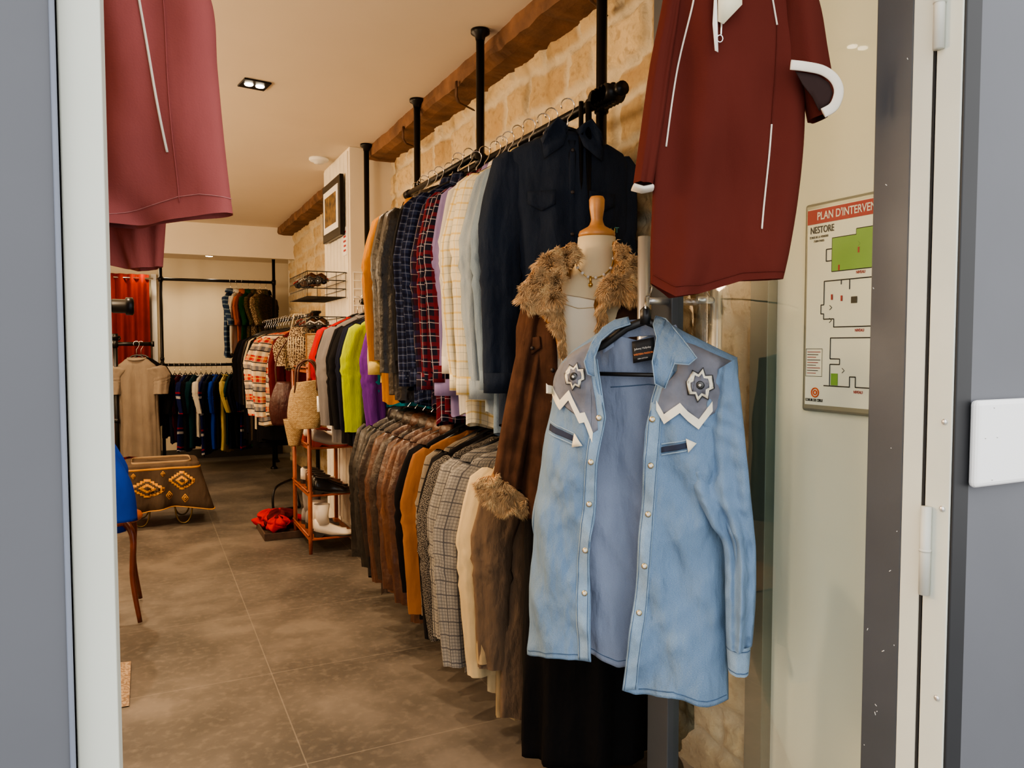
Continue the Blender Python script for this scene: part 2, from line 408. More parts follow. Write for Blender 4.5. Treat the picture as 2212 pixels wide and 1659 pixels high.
for x, y in ((.02, 8.45), (.62, 8.42)):
    e = empty('recessed_downlight', (x, y, 2.13), 0, 'small round recessed downlight, lit', 'spotlight')
    MB().lathe([(.045, -.001), (.05, -.006), (.036, -.008)], n=16).done('ring', M_white, e)
    MB().lathe([(.001, -.0095), (.034, -.009), (.034, -.008)], n=16).done('bulb', M_glow, e)
    light('SPOT', (x, y, 2.09), 15, (1, .78, .5), .03, spot_size=2.3, spot_blend=.8)
e = empty('smoke_detector', (1.03, 4.98, 2.4), 0, 'round white smoke detector on the ceiling', 'smoke detector')
MB().lathe([(.06, 0), (.062, -.012), (.055, -.02), (.035, -.024), (.03, -.034), (.001, -.036)], n=28).done('body', M_white, e)
w = bpy.data.worlds.new('w'); S.world = w; w.use_nodes = True
w.node_tree.nodes['Background'].inputs[0].default_value = (1, .995, .985, 1); w.node_tree.nodes['Background'].inputs[1].default_value = 2.3
try: S.view_settings.look = 'AgX - Medium High Contrast'
except Exception as ex: print(ex)

# ------------------------------------------------------------------ generic garments
GC = [0]
def hanger(loc, rot, W=.17, mat=M_plas, group=None, drop=.1, hookmat=M_chrome, label='slim black clothes hanger with a metal hook', low=True):
    e = empty('clothes_hanger', loc, rot, label, 'hanger', group)
    mb = MB(); zt = -drop+.015
    mb.tube([(-W*.9, 0, zt-.075), (-W*.5, 0, zt-.035), (-.03, 0, zt-.004), (0, 0, zt+.004), (.03, 0, zt-.004), (W*.5, 0, zt-.035), (W*.9, 0, zt-.075)], [(.006, .004)]*7, 6)
    if low: mb.tube([(-W*.86, 0, zt-.077), (W*.86, 0, zt-.077)], .003, 6)
    mb.done('shoulder_bar', mat, e)
    r = .0205
    pt = [(0, 0, zt), (0, 0, -.04), (.012, 0, -.024)]+[(r*cos(a), 0, r*sin(a)) for a in [radians(q) for q in range(-30, 211, 24)]]
    MB().tube(pt, .0018, 6).done('hook', hookmat, e)
    return e
def garment(name, label, cat, loc, rot, mat, L=.72, W=.165, T=.04, sl=.56, collar='shirt', cm=None, group=None, nb=0, bm=M_pearl, hang=True, hem=1.05, sr=.048, n=48, fold=.011, drop=.1, cuff=None, extra=None, wall=True):
    GC[0] += 1; rg = random.Random(GC[0]*7)
    root = empty(name, loc, rot, label, cat, group)
    z0 = -drop; lean = rg.uniform(-.02, .02)
    prof = [(0, .05, .6*T), (-.014, .08, .8*T), (-.032, W*.7, .9*T), (-.055, W*.92, T), (-.09, W*1.01, T), (-.2, W, T*1.1), (-.5*L, W*1.0*(1+hem)/2, T*1.05), (-.8*L, W*hem, T*1.1), (-L, W*hem, T*1.1)]
    nr = 28; rows = []; k1 = rg.choice((5, 6, 7)); k2 = rg.choice((11, 13, 14)); p1 = rg.random()*6; p2 = rg.random()*6; sk_ = rg.uniform(-.03, .03)
    for i in range(nr):
        t = i/(nr-1); tt = t*(len(prof)-1); k = min(int(tt), len(prof)-2); q = tt-k
        zz, ww, td = (lerp(prof[k][a], prof[k+1][a], q) for a in range(3)); d = max(0, (-zz-.04)/L)
        am = fold*min(1, d*2.2)
        r_ = []
        for j in range(n):
            th = 2*pi*j/n; cx = cos(th); sy = sin(th)
            f = am*(.8*sin(k1*th+p1+1.2*d)+.6*sin(k2*th+p2-1.5*d)+1.4*nz(cx*2, sy*2+GC[0], zz*4))
            r_.append((cx*(ww+f*.6), (abs(sy)**.8)*(1 if sy > 0 else -1)*(td)+f*sy*1.1+.005*sin(zz*6+p1)+lean*d, z0+zz+(sk_*cx*d)+(.010*sin(2*th+p2)+.006*sin(5*th+p1) if i > nr-3 else 0)))
        rows.append(r_)
    mb = MB().grid(rows, True); bv = mb.bvh(); mb.done('body', mat, root)
    if sl:
        for sx in (-1, 1):
            tuck = wall and sx > 0; ph = rg.random()*6; kf = rg.choice((3, 4, 5)); el = rg.uniform(.4, .55)
            yo = rg.uniform(-.05, .02); ns = 26; bend = rg.uniform(-.012, .012); nn = 26; rows = []
            for i in range(ns):
                t = i/(ns-1)
                x = sx*(W*.80+(W*(.12 if tuck else .32)+(-.01 if tuck else .012))*min(1, t*3)**.8-.01*t*t+bend*(0 if tuck else 1)*sin(pi*t)); z = z0-.07-sl*t
                yb = yo*t*1.3-.02*max(0, t-el)
                w = sr*(.75 if i == 0 else 1.12-.36*t)*(.8 if tuck else 1); wy = w*.52
                r_ = []
                for j in range(nn):
                    a = 2*pi*j/nn
                    # lengthwise folds plus short creases around the elbow
                    f = .0045*sin(kf*a+ph+1.5*t)+.0030*sin((kf+4)*a-ph)+.005*math.exp(-((t-el)/.10)**2)*sin(3*a+t*60+ph)+.004*nz(cos(a)*3, sin(a)*3, t*7+GC[0])
                    r_.append((x+(w+f)*cos(a), yb+(wy+f)*sin(a), z+.012*cos(a)*sx*(1-t)+.004*nz(a, t*4, GC[0])))
                rows.append(r_)
            MB().grid(rows, True).done('sleeve', mat, root)
            if cuff or collar == 'shirt':
                MB().tube([(x, yb, z+.03), (x, yb, z-.028)], [(w*1.06, wy*1.15)]*2, 16, caps=False).done('cuff', cuff or mat, root, thick=.003)
    cmm = cm or mat
    if collar in ('shirt', 'leather', 'fur'):
        rows = []; big = 1.25 if collar != 'shirt' else 1
        for (rr, zz, fr) in ((.052, -.012, 0), (.05, .012, 0), (.054, .024, 0), (.066*big, .016, .3), (.078*big, -.012*big, 1)):
            r_ = []
            for j in range(25):
                a = radians(-90+32+(360-64)*j/24); ed = abs(j-12)/12
                r_.append((rr*cos(a), rr*.72*sin(a)-.004*fr, z0+zz-fr*.035*ed**3))
            rows.append(r_)
        MB().grid(rows).done('collar', cmm, root, thick=.003)
    elif collar == 'crew':
        MB().tube([(.06*cos(a), .04*sin(a), z0-.004-.014*(1 if sin(a) < 0 else .2)*abs(sin(a))) for a in [2*pi*i/20 for i in range(20)]], [(.006, .009)]*20, 8, closed=True).done('neckband', cmm, root)
    elif collar == 'lapel':
        for sx in (-1, 1):
            patch([(sx*.05, z0+.005), (sx*.085, z0-.05), (sx*.1, z0-.10), (sx*.065, z0-.12), (sx*.008, z0-.28), (sx*.02, z0-.15)], bv, .006, cmm, 'lapel', root, thick=.003, cuts=2, dflt=-T)
    if nb:
        line(None, [(0, z0-.03), (0, z0-L+.01)], bv, .011, mat, 'placket', root, off=.0, n=24, dflt=-T, flat=.0022)
        for i in range(nb):
            z = z0-.06-(L-.14)*i/max(1, nb-1); MB().lathe([(.001, 0), (.0055, .0005), (.0055, .003), (.003, .0035)], n=10).done('button', bm, root, loc=(0, yat(bv, 0, z, -T)-.002, z), rot=(pi/2, 0, 0))
    if extra: extra(root, bv)
    if hang: hanger(loc, rot, W, group=(group or 'garments')+' hangers', drop=drop)
    return root, bv

# ------------------------------------------------------------------ racks
def rack(label, poles, ztop, bars, group=None, r=.016):
    x0, y0 = poles[0]
    e = empty('clothes_rack', (x0, y0, 0), 0, label, 'clothes rack', group)
    for x, y in poles:
        mb = MB().tube([(x-x0, y-y0, 0.002), (x-x0, y-y0, ztop-.003)], r, 14)
        mb.lathe([(.035, .001), (.034, .012), (.018, .03)], (x-x0, y-y0, 0), 16).lathe([(.017, -.04), (.02, -.025), (.036, -.014), (.036, -.001)], (x-x0, y-y0, ztop), 18)
        mb.lathe([(.0195, 0), (.0195, .03)], (x-x0, y-y0, ztop*.5), 14)
        mb.done('upright', M_black, e)
    for p, q in bars:
        p = Vector(p)-Vector((x0, y0, 0)); q = Vector(q)-Vector((x0, y0, 0)); dd = (q-p).normalized()
        mb = MB().tube([p, q], .0145, 14)
        for s_ in (p, q): mb.tube([s_-dd*.01, s_+dd*.01], .020, 14)
        mb.done('hanging_rail', M_black, e)
        for x, y in poles:
            c = Vector((x-x0, y-y0, p.z)); pr = p+dd*max(0, min((q-p).length, (c-p).dot(dd)))
            if (pr-c).length < .12:
                mb = MB().tube([c, pr], .011, 10).tube([c-Vector((0, 0, .025)), c+Vector((0, 0, .025))], .021, 14).tube([pr-dd*.018, pr+dd*.018], .02, 14)
                mb.tube([c+Vector((-.02, -.01, 0)), c+Vector((-.038, -.02, 0))], .004, 8).done('clamp', M_black, e)
    return e
ZB = 1.91
rack('black telescopic floor-to-ceiling clothes rack holding shirts above coats', [(1.225, 1.94), (1.175, 2.72)], 2.4, [((1.2, 1.80, ZB), (1.19, 3.0, ZB)), ((1.14, 1.92, .955), (1.14, 2.8, .955))])
rack('black telescopic floor-to-ceiling clothes rack against the stone wall', [(1.22, 3.6)], 2.4, [((1.175, 2.74, ZB+.03), (1.175, 3.62, ZB+.03)), ((1.14, 2.86, .955), (1.14, 3.72, .955))])
rack('black ceiling-height rack pole beside the white pier', [(1.215, 4.52)], 2.4, [((1.19, 3.64, 1.47), (1.19, 4.54, 1.47))])
mb = MB().tube([(1.172, 1.925, .005), (1.172, 1.925, 1.905)], .009, 10).tube([(1.15, 1.93, .005), (1.15, 1.93, 1.905)], .007, 10)
for k in range(5): mb.tube([(1.2, 1.84+k*.017, ZB-.028), (1.2, 1.84+k*.017, ZB+.028)], .007, 8).tube([(1.172, 1.84+k*.017, ZB), (1.228, 1.84+k*.017, ZB)], .024, 12)
e = empty('rack_crossbar', (0, 0, 0), 0, 'slim black tubes and rings standing beside the rack upright', 'rack tube'); mb.done('tube', M_black, e)

K = {}
K['darkdenim'] = fabric('dark denim', rgb(28, 36, 50), 'denim', rgb(46, 56, 74), crease=.6, wr=.9)
K['lightdenim'] = fabric('light denim', rgb(108, 128, 148), 'denim', rgb(144, 162, 178), crease=.6)
K['palewash'] = fabric('pale wash denim', rgb(140, 154, 166), 'denim', rgb(172, 184, 192), crease=.6)
K['yplaid'] = fabric('cream yellow plaid', rgb(222, 214, 188), lines=[(0, .05, .12, rgb(205, 170, 70), .6, 0), (1, .05, .12, rgb(205, 170, 70), .6, 0), (0, .05, .04, rgb(120, 130, 130), .5, .5), (1, .05, .04, rgb(120, 130, 130), .5, .5)])
K['cream'] = fabric('cream cotton', rgb(205, 190, 158))
K['lilac'] = fabric('lilac cotton', rgb(138, 126, 172))
K['redplaid'] = fabric('navy red plaid', rgb(28, 28, 46), lines=[(0, .045, .3, rgb(110, 30, 42), .65, 0), (1, .045, .3, rgb(110, 30, 42), .65, 0), (0, .045, .05, rgb(200, 190, 200), .6, .5), (1, .045, .05, rgb(200, 190, 200), .6, .5)])
K['redplaid2'] = fabric('dark flannel plaid', rgb(34, 30, 44), lines=[(0, .045, .35, rgb(76, 28, 42), .6, 0), (1, .045, .35, rgb(46, 42, 80), .6, 0), (0, .045, .06, rgb(160, 150, 160), .5, .6), (1, .045, .06, rgb(160, 150, 160), .5, .6)])
K['bluecheck'] = fabric('blue check', rgb(38, 48, 80), lines=[(0, .03, .35, rgb(18, 20, 40), .7, 0), (1, .03, .35, rgb(18, 20, 40), .7, 0), (0, .03, .07, rgb(130, 140, 165), .45, .5), (1, .03, .07, rgb(130, 140, 165), .45, .5)])
K['window'] = fabric('white windowpane check', rgb(216, 210, 204), lines=[(0, .024, .09, rgb(60, 50, 60), .75, 0), (1, .024, .09, rgb(60, 50, 60), .75, 0)])
K['blackl'] = fabric('black leather', rgb(26, 22, 20), 'leather', rgb(52, 42, 36))
K['olive'] = fabric('dark olive leather', rgb(44, 37, 27), 'leather', rgb(72, 58, 42))
K['mustard'] = fabric('mustard cloth', rgb(165, 112, 44))
K['brownl'] = fabric('brown leather', rgb(70, 40, 24), 'leather', rgb(108, 66, 40))
K['brownl2'] = fabric('chestnut leather', rgb(86, 52, 32), 'leather', rgb(128, 84, 54))
K['dbrownl'] = fabric('dark brown leather', rgb(44, 30, 23), 'leather', rgb(76, 53, 39))
K['camel'] = fabric('camel wool', rgb(136, 92, 56))
K['black'] = fabric('black cloth', rgb(18, 17, 20))
K['navy'] = fabric('navy cloth', rgb(20, 24, 42))
K['tweed'] = fabric('salt and pepper tweed', rgb(30, 28, 28), 'tweed', rgb(120, 114, 108), tsc=300)
K['glen'] = fabric('grey check wool', rgb(158, 154, 146), 'tweed', rgb(134, 130, 124), tsc=600, lines=[(0, .042, .10, rgb(52, 54, 62), .75, 0), (1, .042, .10, rgb(52, 54, 62), .75, 0), (0, .0105, .35, rgb(92, 92, 96), .45, 0), (1, .0105, .35, rgb(92, 92, 96), .45, 0)])
K['glen2'] = fabric('taupe check wool', rgb(136, 126, 112), 'tweed', rgb(108, 100, 90), tsc=600, lines=[(0, .05, .09, rgb(48, 44, 44), .8, 0), (1, .05, .09, rgb(48, 44, 44), .8, 0)])
K['ivory'] = fabric('ivory wool', rgb(200, 180, 142))
K['taupe'] = fabric('brown linen', rgb(114, 96, 80), wr=1, crease=.9)
K['beige'] = fabric('beige linen', rgb(176, 154, 118), crease=.5)
K['red'] = fabric('red knit', rgb(175, 18, 20), 'knit')
K['lime'] = fabric('lime knit', rgb(165, 182, 30), 'knit')
K['grey'] = fabric('grey knit', rgb(118, 114, 114), 'knit')
K['teal'] = fabric('teal knit', rgb(10, 130, 155), 'knit')
K['purple'] = fabric('purple knit', rgb(100, 48, 138), 'knit')
K['tan'] = fabric('tan suede', rgb(128, 116, 103))
K['white'] = fabric('white cotton', rgb(212, 208, 198))
K['royal'] = fabric('royal blue', rgb(25, 60, 165))
K['burg'] = fabric('burgundy', rgb(80, 22, 30))
K['green'] = fabric('green', rgb(20, 60, 36))
K['yellow'] = fabric('yellow', rgb(205, 184, 110))
K['orange'] = fabric('orange', rgb(170, 90, 48))
K['bstripe'] = fabric('blue striped', rgb(44, 62, 94), lines=[(1, .05, .3, rgb(120, 140, 155), .7, 0)])
K['camo'] = fabric('camouflage', rgb(54, 58, 38), 'tweed', rgb(86, 68, 46), tsc=60)
K['aztec'] = fabric('aztec knit', rgb(208, 192, 164), 'knit', lines=[(1, .15, .30, rgb(180, 36, 30), 1, 0), (0, .06, .4, rgb(215, 150, 60), .35, 0), (1, .15, .05, rgb(215, 160, 60), 1, .90), (1, .15, .22, rgb(112, 110, 116), 1, .48), (0, .045, .5, rgb(208, 192, 164), .3, 0), (1, .15, .05, rgb(40, 34, 36), 1, .68), (1, .15, .05, rgb(40, 34, 36), 1, .28)])
K['floral'] = fabric('dotted brown', rgb(66, 44, 32), 'tweed', rgb(185, 165, 132), tsc=110)
K['jersey'] = fabric('sports jersey', rgb(25, 32, 80), lines=[(1, .2, .12, rgb(200, 200, 205), .9, .2), (1, .2, .08, rgb(160, 30, 40), .9, .4)])
K['mint'] = fabric('dark teal polyester', rgb(14, 50, 60))

up = 'shirts on the upper rail'
def emb(root, bv):
    cs = [rgb(190, 70, 60), rgb(80, 140, 90), rgb(190, 180, 100), rgb(90, 150, 145)]
    for i, ch in enumerate('COUT'):
        x = .085+i*.015; text(ch, .023, plain('embroidery', cs[i], .8), root, (x, yat(bv, x+.008, -.375, -.05)-.010, -.388+.004*i), 'embroidered_letter', ext=.001)
    for sx in (-1, 1):
        patch([(sx*.05, -.26), (sx*.13, -.265), (sx*.13, -.30), (sx*.09, -.32), (sx*.05, -.30)], bv, .004, K['darkdenim'], 'pocket_flap', root, thick=.003, cuts=2, dflt=-.06)
        patch([(sx*.012, -.085), (sx*.05, -.062), (sx*.092, -.115), (sx*.085, -.175), (sx*.03, -.135)], bv, .016, K['darkdenim'], 'collar_leaf', root, thick=.004, cuts=2, dflt=-.07)
garment('denim_shirt', 'dark indigo denim shirt with colourful chest embroidery', 'shirt', (1.14, 1.99, ZB), radians(-16), K['darkdenim'], L=.86, W=.185, T=.055, sl=.66, nb=7, bm=M_darkbtn, group=up, extra=emb, sr=.060, drop=.085, fold=.014)
U = [(2.09, 'lightdenim', 'light blue denim shirt'), (2.15, 'palewash', 'pale washed denim shirt'), (2.22, 'yplaid', 'cream and yellow plaid shirt'), (2.30, 'yplaid', 'cream checked shirt with yellow lines'), (2.38, 'white', 'creased off-white cotton shirt'),
     (2.44, 'lilac', 'lilac cotton shirt'), (2.51, 'redplaid', 'navy and red plaid flannel shirt'), (2.59, 'redplaid', 'red and navy tartan shirt'), (2.67, 'redplaid2', 'dark plaid flannel shirt'), (2.75, 'bluecheck', 'blue checked shirt'), (2.83, 'bluecheck', 'navy checked shirt')]
for i, (y, k, lb) in enumerate(U):
    garment('shirt', lb, 'shirt', (1.145+RG.uniform(-.018, .012), y, ZB+(.03 if y > 2.74 else 0)), radians(RG.uniform(-22, -4)), K[k], L=RG.uniform(.79, .88), W=RG.uniform(.160, .178), T=.020, sl=RG.uniform(.58, .70), nb=6 if i < 3 else 0, group=up, hem=1.06, fold=.010, sr=.055)
U = [(2.92, 'window', 'shirt', 'white shirt with dark windowpane check', 'shirt'), (3.00, 'black', 'jacket', 'black cloth jacket', 'leather'), (3.08, 'blackl', 'leather_jacket', 'long black leather jacket', 'leather'), (3.16, 'olive', 'leather_jacket', 'dark olive leather jacket', 'leather'),
     (3.27, 'mustard', 'jacket', 'mustard brown cloth jacket', 'leather'), (3.35, 'black', 'jacket', 'black cloth jacket', 'leather'), (3.42, 'yellow', 'shirt', 'pale yellow cotton shirt', 'shirt')]
for y, k, nm, lb, c in U:
    big = k in ('blackl', 'olive', 'mustard')
    garment(nm, lb, nm.replace('_', ' '), (1.14 if big else 1.155, y, ZB+.03), radians(RG.uniform(-20, -6)), K[k], L=RG.uniform(.80, .88), W=.18 if big else .165, T=.028, sl=RG.uniform(.62, .70), collar=c, group=up, sr=.064 if big else .052)
lo = 'jackets on the lower rail'
Lw = [(1.99, 'taupe', 'linen_coat', 'crumpled brown linen coat', 'lapel', .82, .19), (2.05, 'beige', 'coat', 'beige linen coat', 'lapel', .82, .18), (2.11, 'ivory', 'jacket', 'ivory wool jacket with dark buttons', 'lapel', .77, .195), (2.20, 'glen', 'blazer', 'grey windowpane check wool blazer', 'lapel', .72, .225),
      (2.31, 'glen', 'blazer', 'light grey check wool blazer', 'lapel', .74, .215), (2.40, 'tweed', 'blazer', 'salt and pepper tweed blazer', 'lapel', .73, .215), (2.47, 'black', 'blazer', 'black wool blazer', 'lapel', .73, .195), (2.53, 'glen2', 'blazer', 'taupe check wool blazer', 'lapel', .7, .19), (2.62, 'camel', 'coat', 'camel brown wool coat', 'lapel', .68, .22),
      (2.70, 'black', 'jacket', 'black cloth jacket', 'lapel', .7, .20), (2.78, 'brownl', 'leather_jacket', 'brown leather jacket with snap cuffs', 'leather', .76, .21), (2.86, 'brownl2', 'leather_jacket', 'chestnut leather jacket', 'leather', .73, .21), (2.95, 'brownl', 'leather_jacket', 'worn brown leather jacket', 'leather', .75, .21),
      (3.05, 'dbrownl', 'leather_jacket', 'dark brown leather jacket', 'leather', .70, .205), (3.15, 'brownl', 'leather_jacket', 'brown leather bomber jacket', 'leather', .72, .20), (3.26, 'dbrownl', 'leather_jacket', 'very dark brown leather jacket', 'leather', .76, .20), (3.37, 'blackl', 'leather_jacket', 'black leather jacket', 'leather', .75, .195),
      (3.48, 'blackl', 'leather_jacket', 'black padded leather jacket', 'leather', .76, .19), (3.59, 'blackl', 'leather_jacket', 'black leather biker jacket', 'leather', .76, .185)]
for y, k, nm, lb, c, L, W in Lw:
    garment(nm, lb, nm.replace('_', ' ').replace('leather jacket', 'jacket'), (1.125, y, .955), radians(RG.uniform(-16, -3)), K[k], L=L, W=W*.93, T=.026, sl=RG.uniform(.54, .64), collar=c, group=lo, sr=.068 if y < 3.2 else .058, fold=.013, nb=4 if k in ('ivory', 'camel') else 0, bm=M_darkbtn, drop=.065)
sw = 'sweaters by the white pier'
for y, k, lb, L, xx, W in ((3.58, 'teal', 'teal knitted sweater', .60, 1.19, .15), (3.63, 'purple', 'purple knitted sweater', .62, 1.18, .15), (3.71, 'lime', 'lime green knitted sweater', .50, 1.12, .165), (3.80, 'navy', 'dark navy sweater', .66, 1.13, .18), (3.89, 'black', 'black knitted sweater', .62, 1.13, .185), (3.99, 'black', 'black pullover with ribbed cuffs', .70, 1.13, .185), (4.09, 'grey', 'grey knitted sweater', .70, 1.10, .18), (4.19, 'navy', 'navy knitted pullover', .62, 1.13, .18), (4.29, 'black', 'black pullover', .6, 1.13, .18), (4.39, 'red', 'bright red sweater', .56, 1.12, .18)):
    garment('sweater', lb, 'sweater', (xx, y, 1.47), radians(RG.uniform(-18, -4)), K[k], L=L, W=W, T=.032, sl=.52, collar='crew', group=sw, sr=.062, fold=.012)
rack('black clothes rack with patterned knitwear and coats', [(1.13, 5.62), (1.13, 7.75)], 1.46, [((1.1, 5.55, 1.43), (1.1, 7.8, 1.43))])
mr = 'garments on the far rail'
lst = [(5.68, 'floral', .30, .12), (5.76, 'burg', .5, .15), (5.86, 'aztec', .66, .24), (6.0, 'aztec', .74, .27), (6.16, 'cream', .72, .22), (6.3, 'aztec', .70, .22), (6.44, 'black', .9, .2), (6.56, 'black', .9, .2), (6.7, 'black', .95, .2), (6.84, 'cream', .85, .2), (6.96, 'black', 1.0, .2), (7.1, 'olive', .95, .2), (7.22, 'black', 1.0, .2), (7.36, 'navy', .95, .2), (7.5, 'black', 1.0, .2), (7.64, 'black', 1.0, .2)]
desc = {'floral': 'brown and cream patterned blouse', 'cream': 'cream cotton blouse', 'burg': 'burgundy wool jacket', 'aztec': 'knitted cardigan with red and grey aztec bands', 'black': 'long black wool coat', 'olive': 'dark olive coat', 'navy': 'navy wool coat', 'dbrownl': 'dark brown coat'}
for y, k, L, W in lst:
    garment('cardigan' if k == 'aztec' else 'coat', desc[k], 'cardigan' if k == 'aztec' else 'coat', (1.05, y, 1.43), radians(RG.uniform(-18, 0)), K[k], L=L, W=W, T=.045, sl=.58 if k != 'floral' else .2, collar='lapel' if k != 'aztec' else 'crew', group=mr, sr=.062, n=30)
rack('tall black two-rail rack in front of the rear wall', [(.16, 8.25), (1.22, 8.2)], 2.13, [((.16, 8.25, 1.86), (1.22, 8.2, 1.86)), ((.16, 8.25, 1.02), (1.22, 8.2, 1.02))])
bk = 'short-sleeved shirts on the rear upper rail'
for i, k in enumerate(('bstripe', 'white', 'orange', 'green', 'camo', 'floral', 'camo')):
    garment('shirt', {'bstripe': 'blue striped short-sleeved shirt', 'white': 'white short-sleeved cotton shirt', 'orange': 'orange short-sleeved cotton shirt', 'green': 'green short-sleeved cotton shirt', 'camo': 'camouflage short-sleeved cotton shirt', 'floral': 'brown patterned short-sleeved shirt'}[k], 'shirt', (.80+i*.057, 8.22, 1.86), radians(70-i*2), K[k], L=.66, W=.18, T=.028, sl=.25, group=bk, sr=.06, n=28, collar='shirt', wall=False)
bk = 'sports jerseys on the rear lower rail'
seq = ['black', 'navy', 'burg', 'jersey', 'black', 'mint', 'white', 'jersey', 'navy', 'royal', 'black', 'yellow', 'mint', 'navy', 'black', 'jersey', 'black', 'green']
for i, k in enumerate(seq):
    garment('sports_jersey', {'black': 'black polyester sports shirt', 'navy': 'navy polyester sports shirt', 'burg': 'burgundy polyester sports shirt', 'jersey': 'navy jersey with white and red bands', 'royal': 'royal blue jersey', 'white': 'white jersey', 'yellow': 'yellow jersey', 'green': 'green jersey', 'mint': 'dark teal polyester jersey'}[k], 'jersey', (.22+i*.048, 8.23, 1.02), radians(72-RG.uniform(0, 8)), K[k], L=.66+RG.uniform(-.06, .12), W=.18, T=.024, sl=.3, group=bk, sr=.055, n=28, collar='crew', wall=False)

# ------------------------------------------------------------------ western denim shirt on the door handle
P = Pl(.9427, 1.322, 1.253, -45)
D1 = fabric('western denim', rgb(100, 126, 156), 'denim', rgb(130, 154, 180), wr=.9, crease=.85, var=.15)
D2 = fabric('denim reverse', rgb(126, 138, 162), 'denim', rgb(150, 161, 182), wr=.9, crease=.75, var=.12)
D3 = fabric('denim seam', rgb(124, 150, 176), 'denim', rgb(160, 182, 202), var=.25, crease=.6, nsc=30)
D4 = fabric('denim stitching', rgb(82, 106, 136), var=.3, crease=0, nsc=60)
YK = fabric('grey suede yoke', rgb(130, 132, 142), var=.35, wr=.4, nsc=22)
WL = fabric('white leather', rgb(238, 232, 212), wr=.1, var=.05, crease=0)
root = empty('denim_shirt', P.o, P.rot, 'faded blue western denim shirt with grey yokes on a hanger', 'shirt')
def yfront(s_out, t, x, z):
    c1 = .005*sin((x*1.0+z*.5)*60+3*nz(x*4, z*4, 1))*min(1, t*2)
    cr_ = abs(nz(x*16+z*5, z*9, 31)); cr2 = abs(nz(x*9-z*7, z*7, 77))
    return -.035+.065*max(0, s_out)**4+.045*math.exp(-t*16)+c1+.022*nz(x*7, z*3.2, 3)+.010*nz(x*20, z*8, 8)+.011*cr_+.013*cr2+.003*nz(x*55, z*30, 18)
L_ = sheet(P, [[(1202, 776), (1300, 712)], [(1190, 810), (1286, 765)], [(1184, 860), (1300, 840)], [(1174, 920), (1314, 900)], [(1160, 1000), (1300, 1000)], [(1146, 1100), (1292, 1100)], [(1140, 1200), (1280, 1200)], [(1132, 1310), (1283, 1310)], [(1128, 1428), (1200, 1412), (1284, 1418)]], 130, 50, lambda s, t, x, z: yfront(1-s, t, x, z))
bl = L_.bvh(); L_.done('front_panel', D1, root, thick=.002)
R_ = sheet(P, [[(1448, 702), (1588, 774)], [(1448, 760), (1592, 800)], [(1425, 850), (1590, 860)], [(1403, 910), (1580, 920)], [(1396, 1000), (1568, 1000)], [(1388, 1100), (1562, 1100)], [(1382, 1200), (1564, 1200)], [(1370, 1330), (1568, 1340)], [(1350, 1478), (1378, 1490), (1460, 1490), (1530, 1514), (1572, 1518)]], 130, 52, lambda s, t, x, z: yfront(s, t, x, z)-.004)
br = R_.bvh(); R_.done('front_panel', D1, root, thick=.002)
B_ = sheet(P, [[(1290, 712), (1370, 735), (1455, 700)], [(1230, 800), (1500, 800)], [(1200, 1000), (1540, 1000)], [(1190, 1200), (1550, 1200)], [(1200, 1400), (1330, 1452), (1540, 1450)]], 80, 60, lambda s, t, x, z: .032+.007*sin(x*60+2+z*8)+.020*nz(x*8, z*4, 13)+.010*abs(nz(x*16+z*6, z*8, 3))+.006*nz(x*30, z*12, 3))
bb = B_.bvh(); B_.done('back_panel', D2, root, thick=.002)
line(P, [(1312, 838), (1395, 832), (1440, 838)], bb, .0012, D4, 'seam', root)
line(P, [(1240, 1405), (1330, 1438), (1480, 1436)], bb, .0010, D4, 'seam', root)
SL = pillow(P, [[(1210, 784), (1240, 775)], [(1190, 840), (1238, 830)], [(1178, 920), (1234, 920)], [(1156, 1010), (1222, 1015)], [(1134, 1090), (1206, 1100)], [(1127, 1150), (1192, 1160)], [(1144, 1205), (1186, 1205)]], 44, 16, .026, .075, .008, 3, 2); SL.done('sleeve', D1, root)
SR = pillow(P, [[(1548, 800), (1588, 776)], [(1530, 850), (1597, 830)], [(1510, 910), (1604, 890)], [(1494, 985), (1612, 970)], [(1500, 1060), (1620, 1050)], [(1534, 1130), (1628, 1130)], [(1562, 1180), (1633, 1190)], [(1566, 1290), (1633, 1290)], [(1568, 1375), (1626, 1385)], [(1570, 1390), (1622, 1397)]], 110, 28, .022, -.004, .009, 1.6, 5, .4, 4.5)
for p in SR.v: p.y += .012*abs(nz(p.x*18+p.z*20, p.z*16, 4))+.006*nz(p.x*30, p.z*34, 6)
bs = SR.bvh(); SR.done('sleeve', D1, root)
CF = pillow(P, [[(1569, 1384), (1622, 1392)], [(1571, 1415), (1620, 1425)], [(1573, 1443), (1617, 1455)]], 10, 12, .024, -.008, .001, 2, 5); CF.done('cuff', D3, root)
line(P, [(1571, 1392), (1620, 1400)], CF.bvh(), .001, D4, 'seam', root); line(P, [(1575, 1436), (1616, 1447)], CF.bvh(), .001, D4, 'seam', root)
def strip(edge, w, bv, name, off=.002):
    left = [(u, v) for u, v in edge]; right = [(u+w, v) for u, v in edge]
    g = [resample(P.pts([a, b_]), 5) for a, b_ in zip(resample(left, 100), resample(right, 100))]
    mb = MB().grid([[(x, yat(bv, x, z, -.03)-off, z) for x, z in r] for r in g])
    mb.done(name, D3, root, thick=.002)
    for k in (.10, .90): line(P, [(u+w*k, v) for u, v in edge], bv, .0007, D4, 'seam', root, off=off+.001, n=90, dflt=-.03)
strip([(1272, 775), (1283, 850), (1290, 900), (1273, 1000), (1265, 1100), (1253, 1200), (1254, 1310), (1256, 1414)], 26, bl, 'placket')
strip([(1430, 800), (1412, 860), (1405, 912), (1398, 1000), (1390, 1100), (1384, 1200), (1372, 1330), (1352, 1478)], 28, br, 'placket')
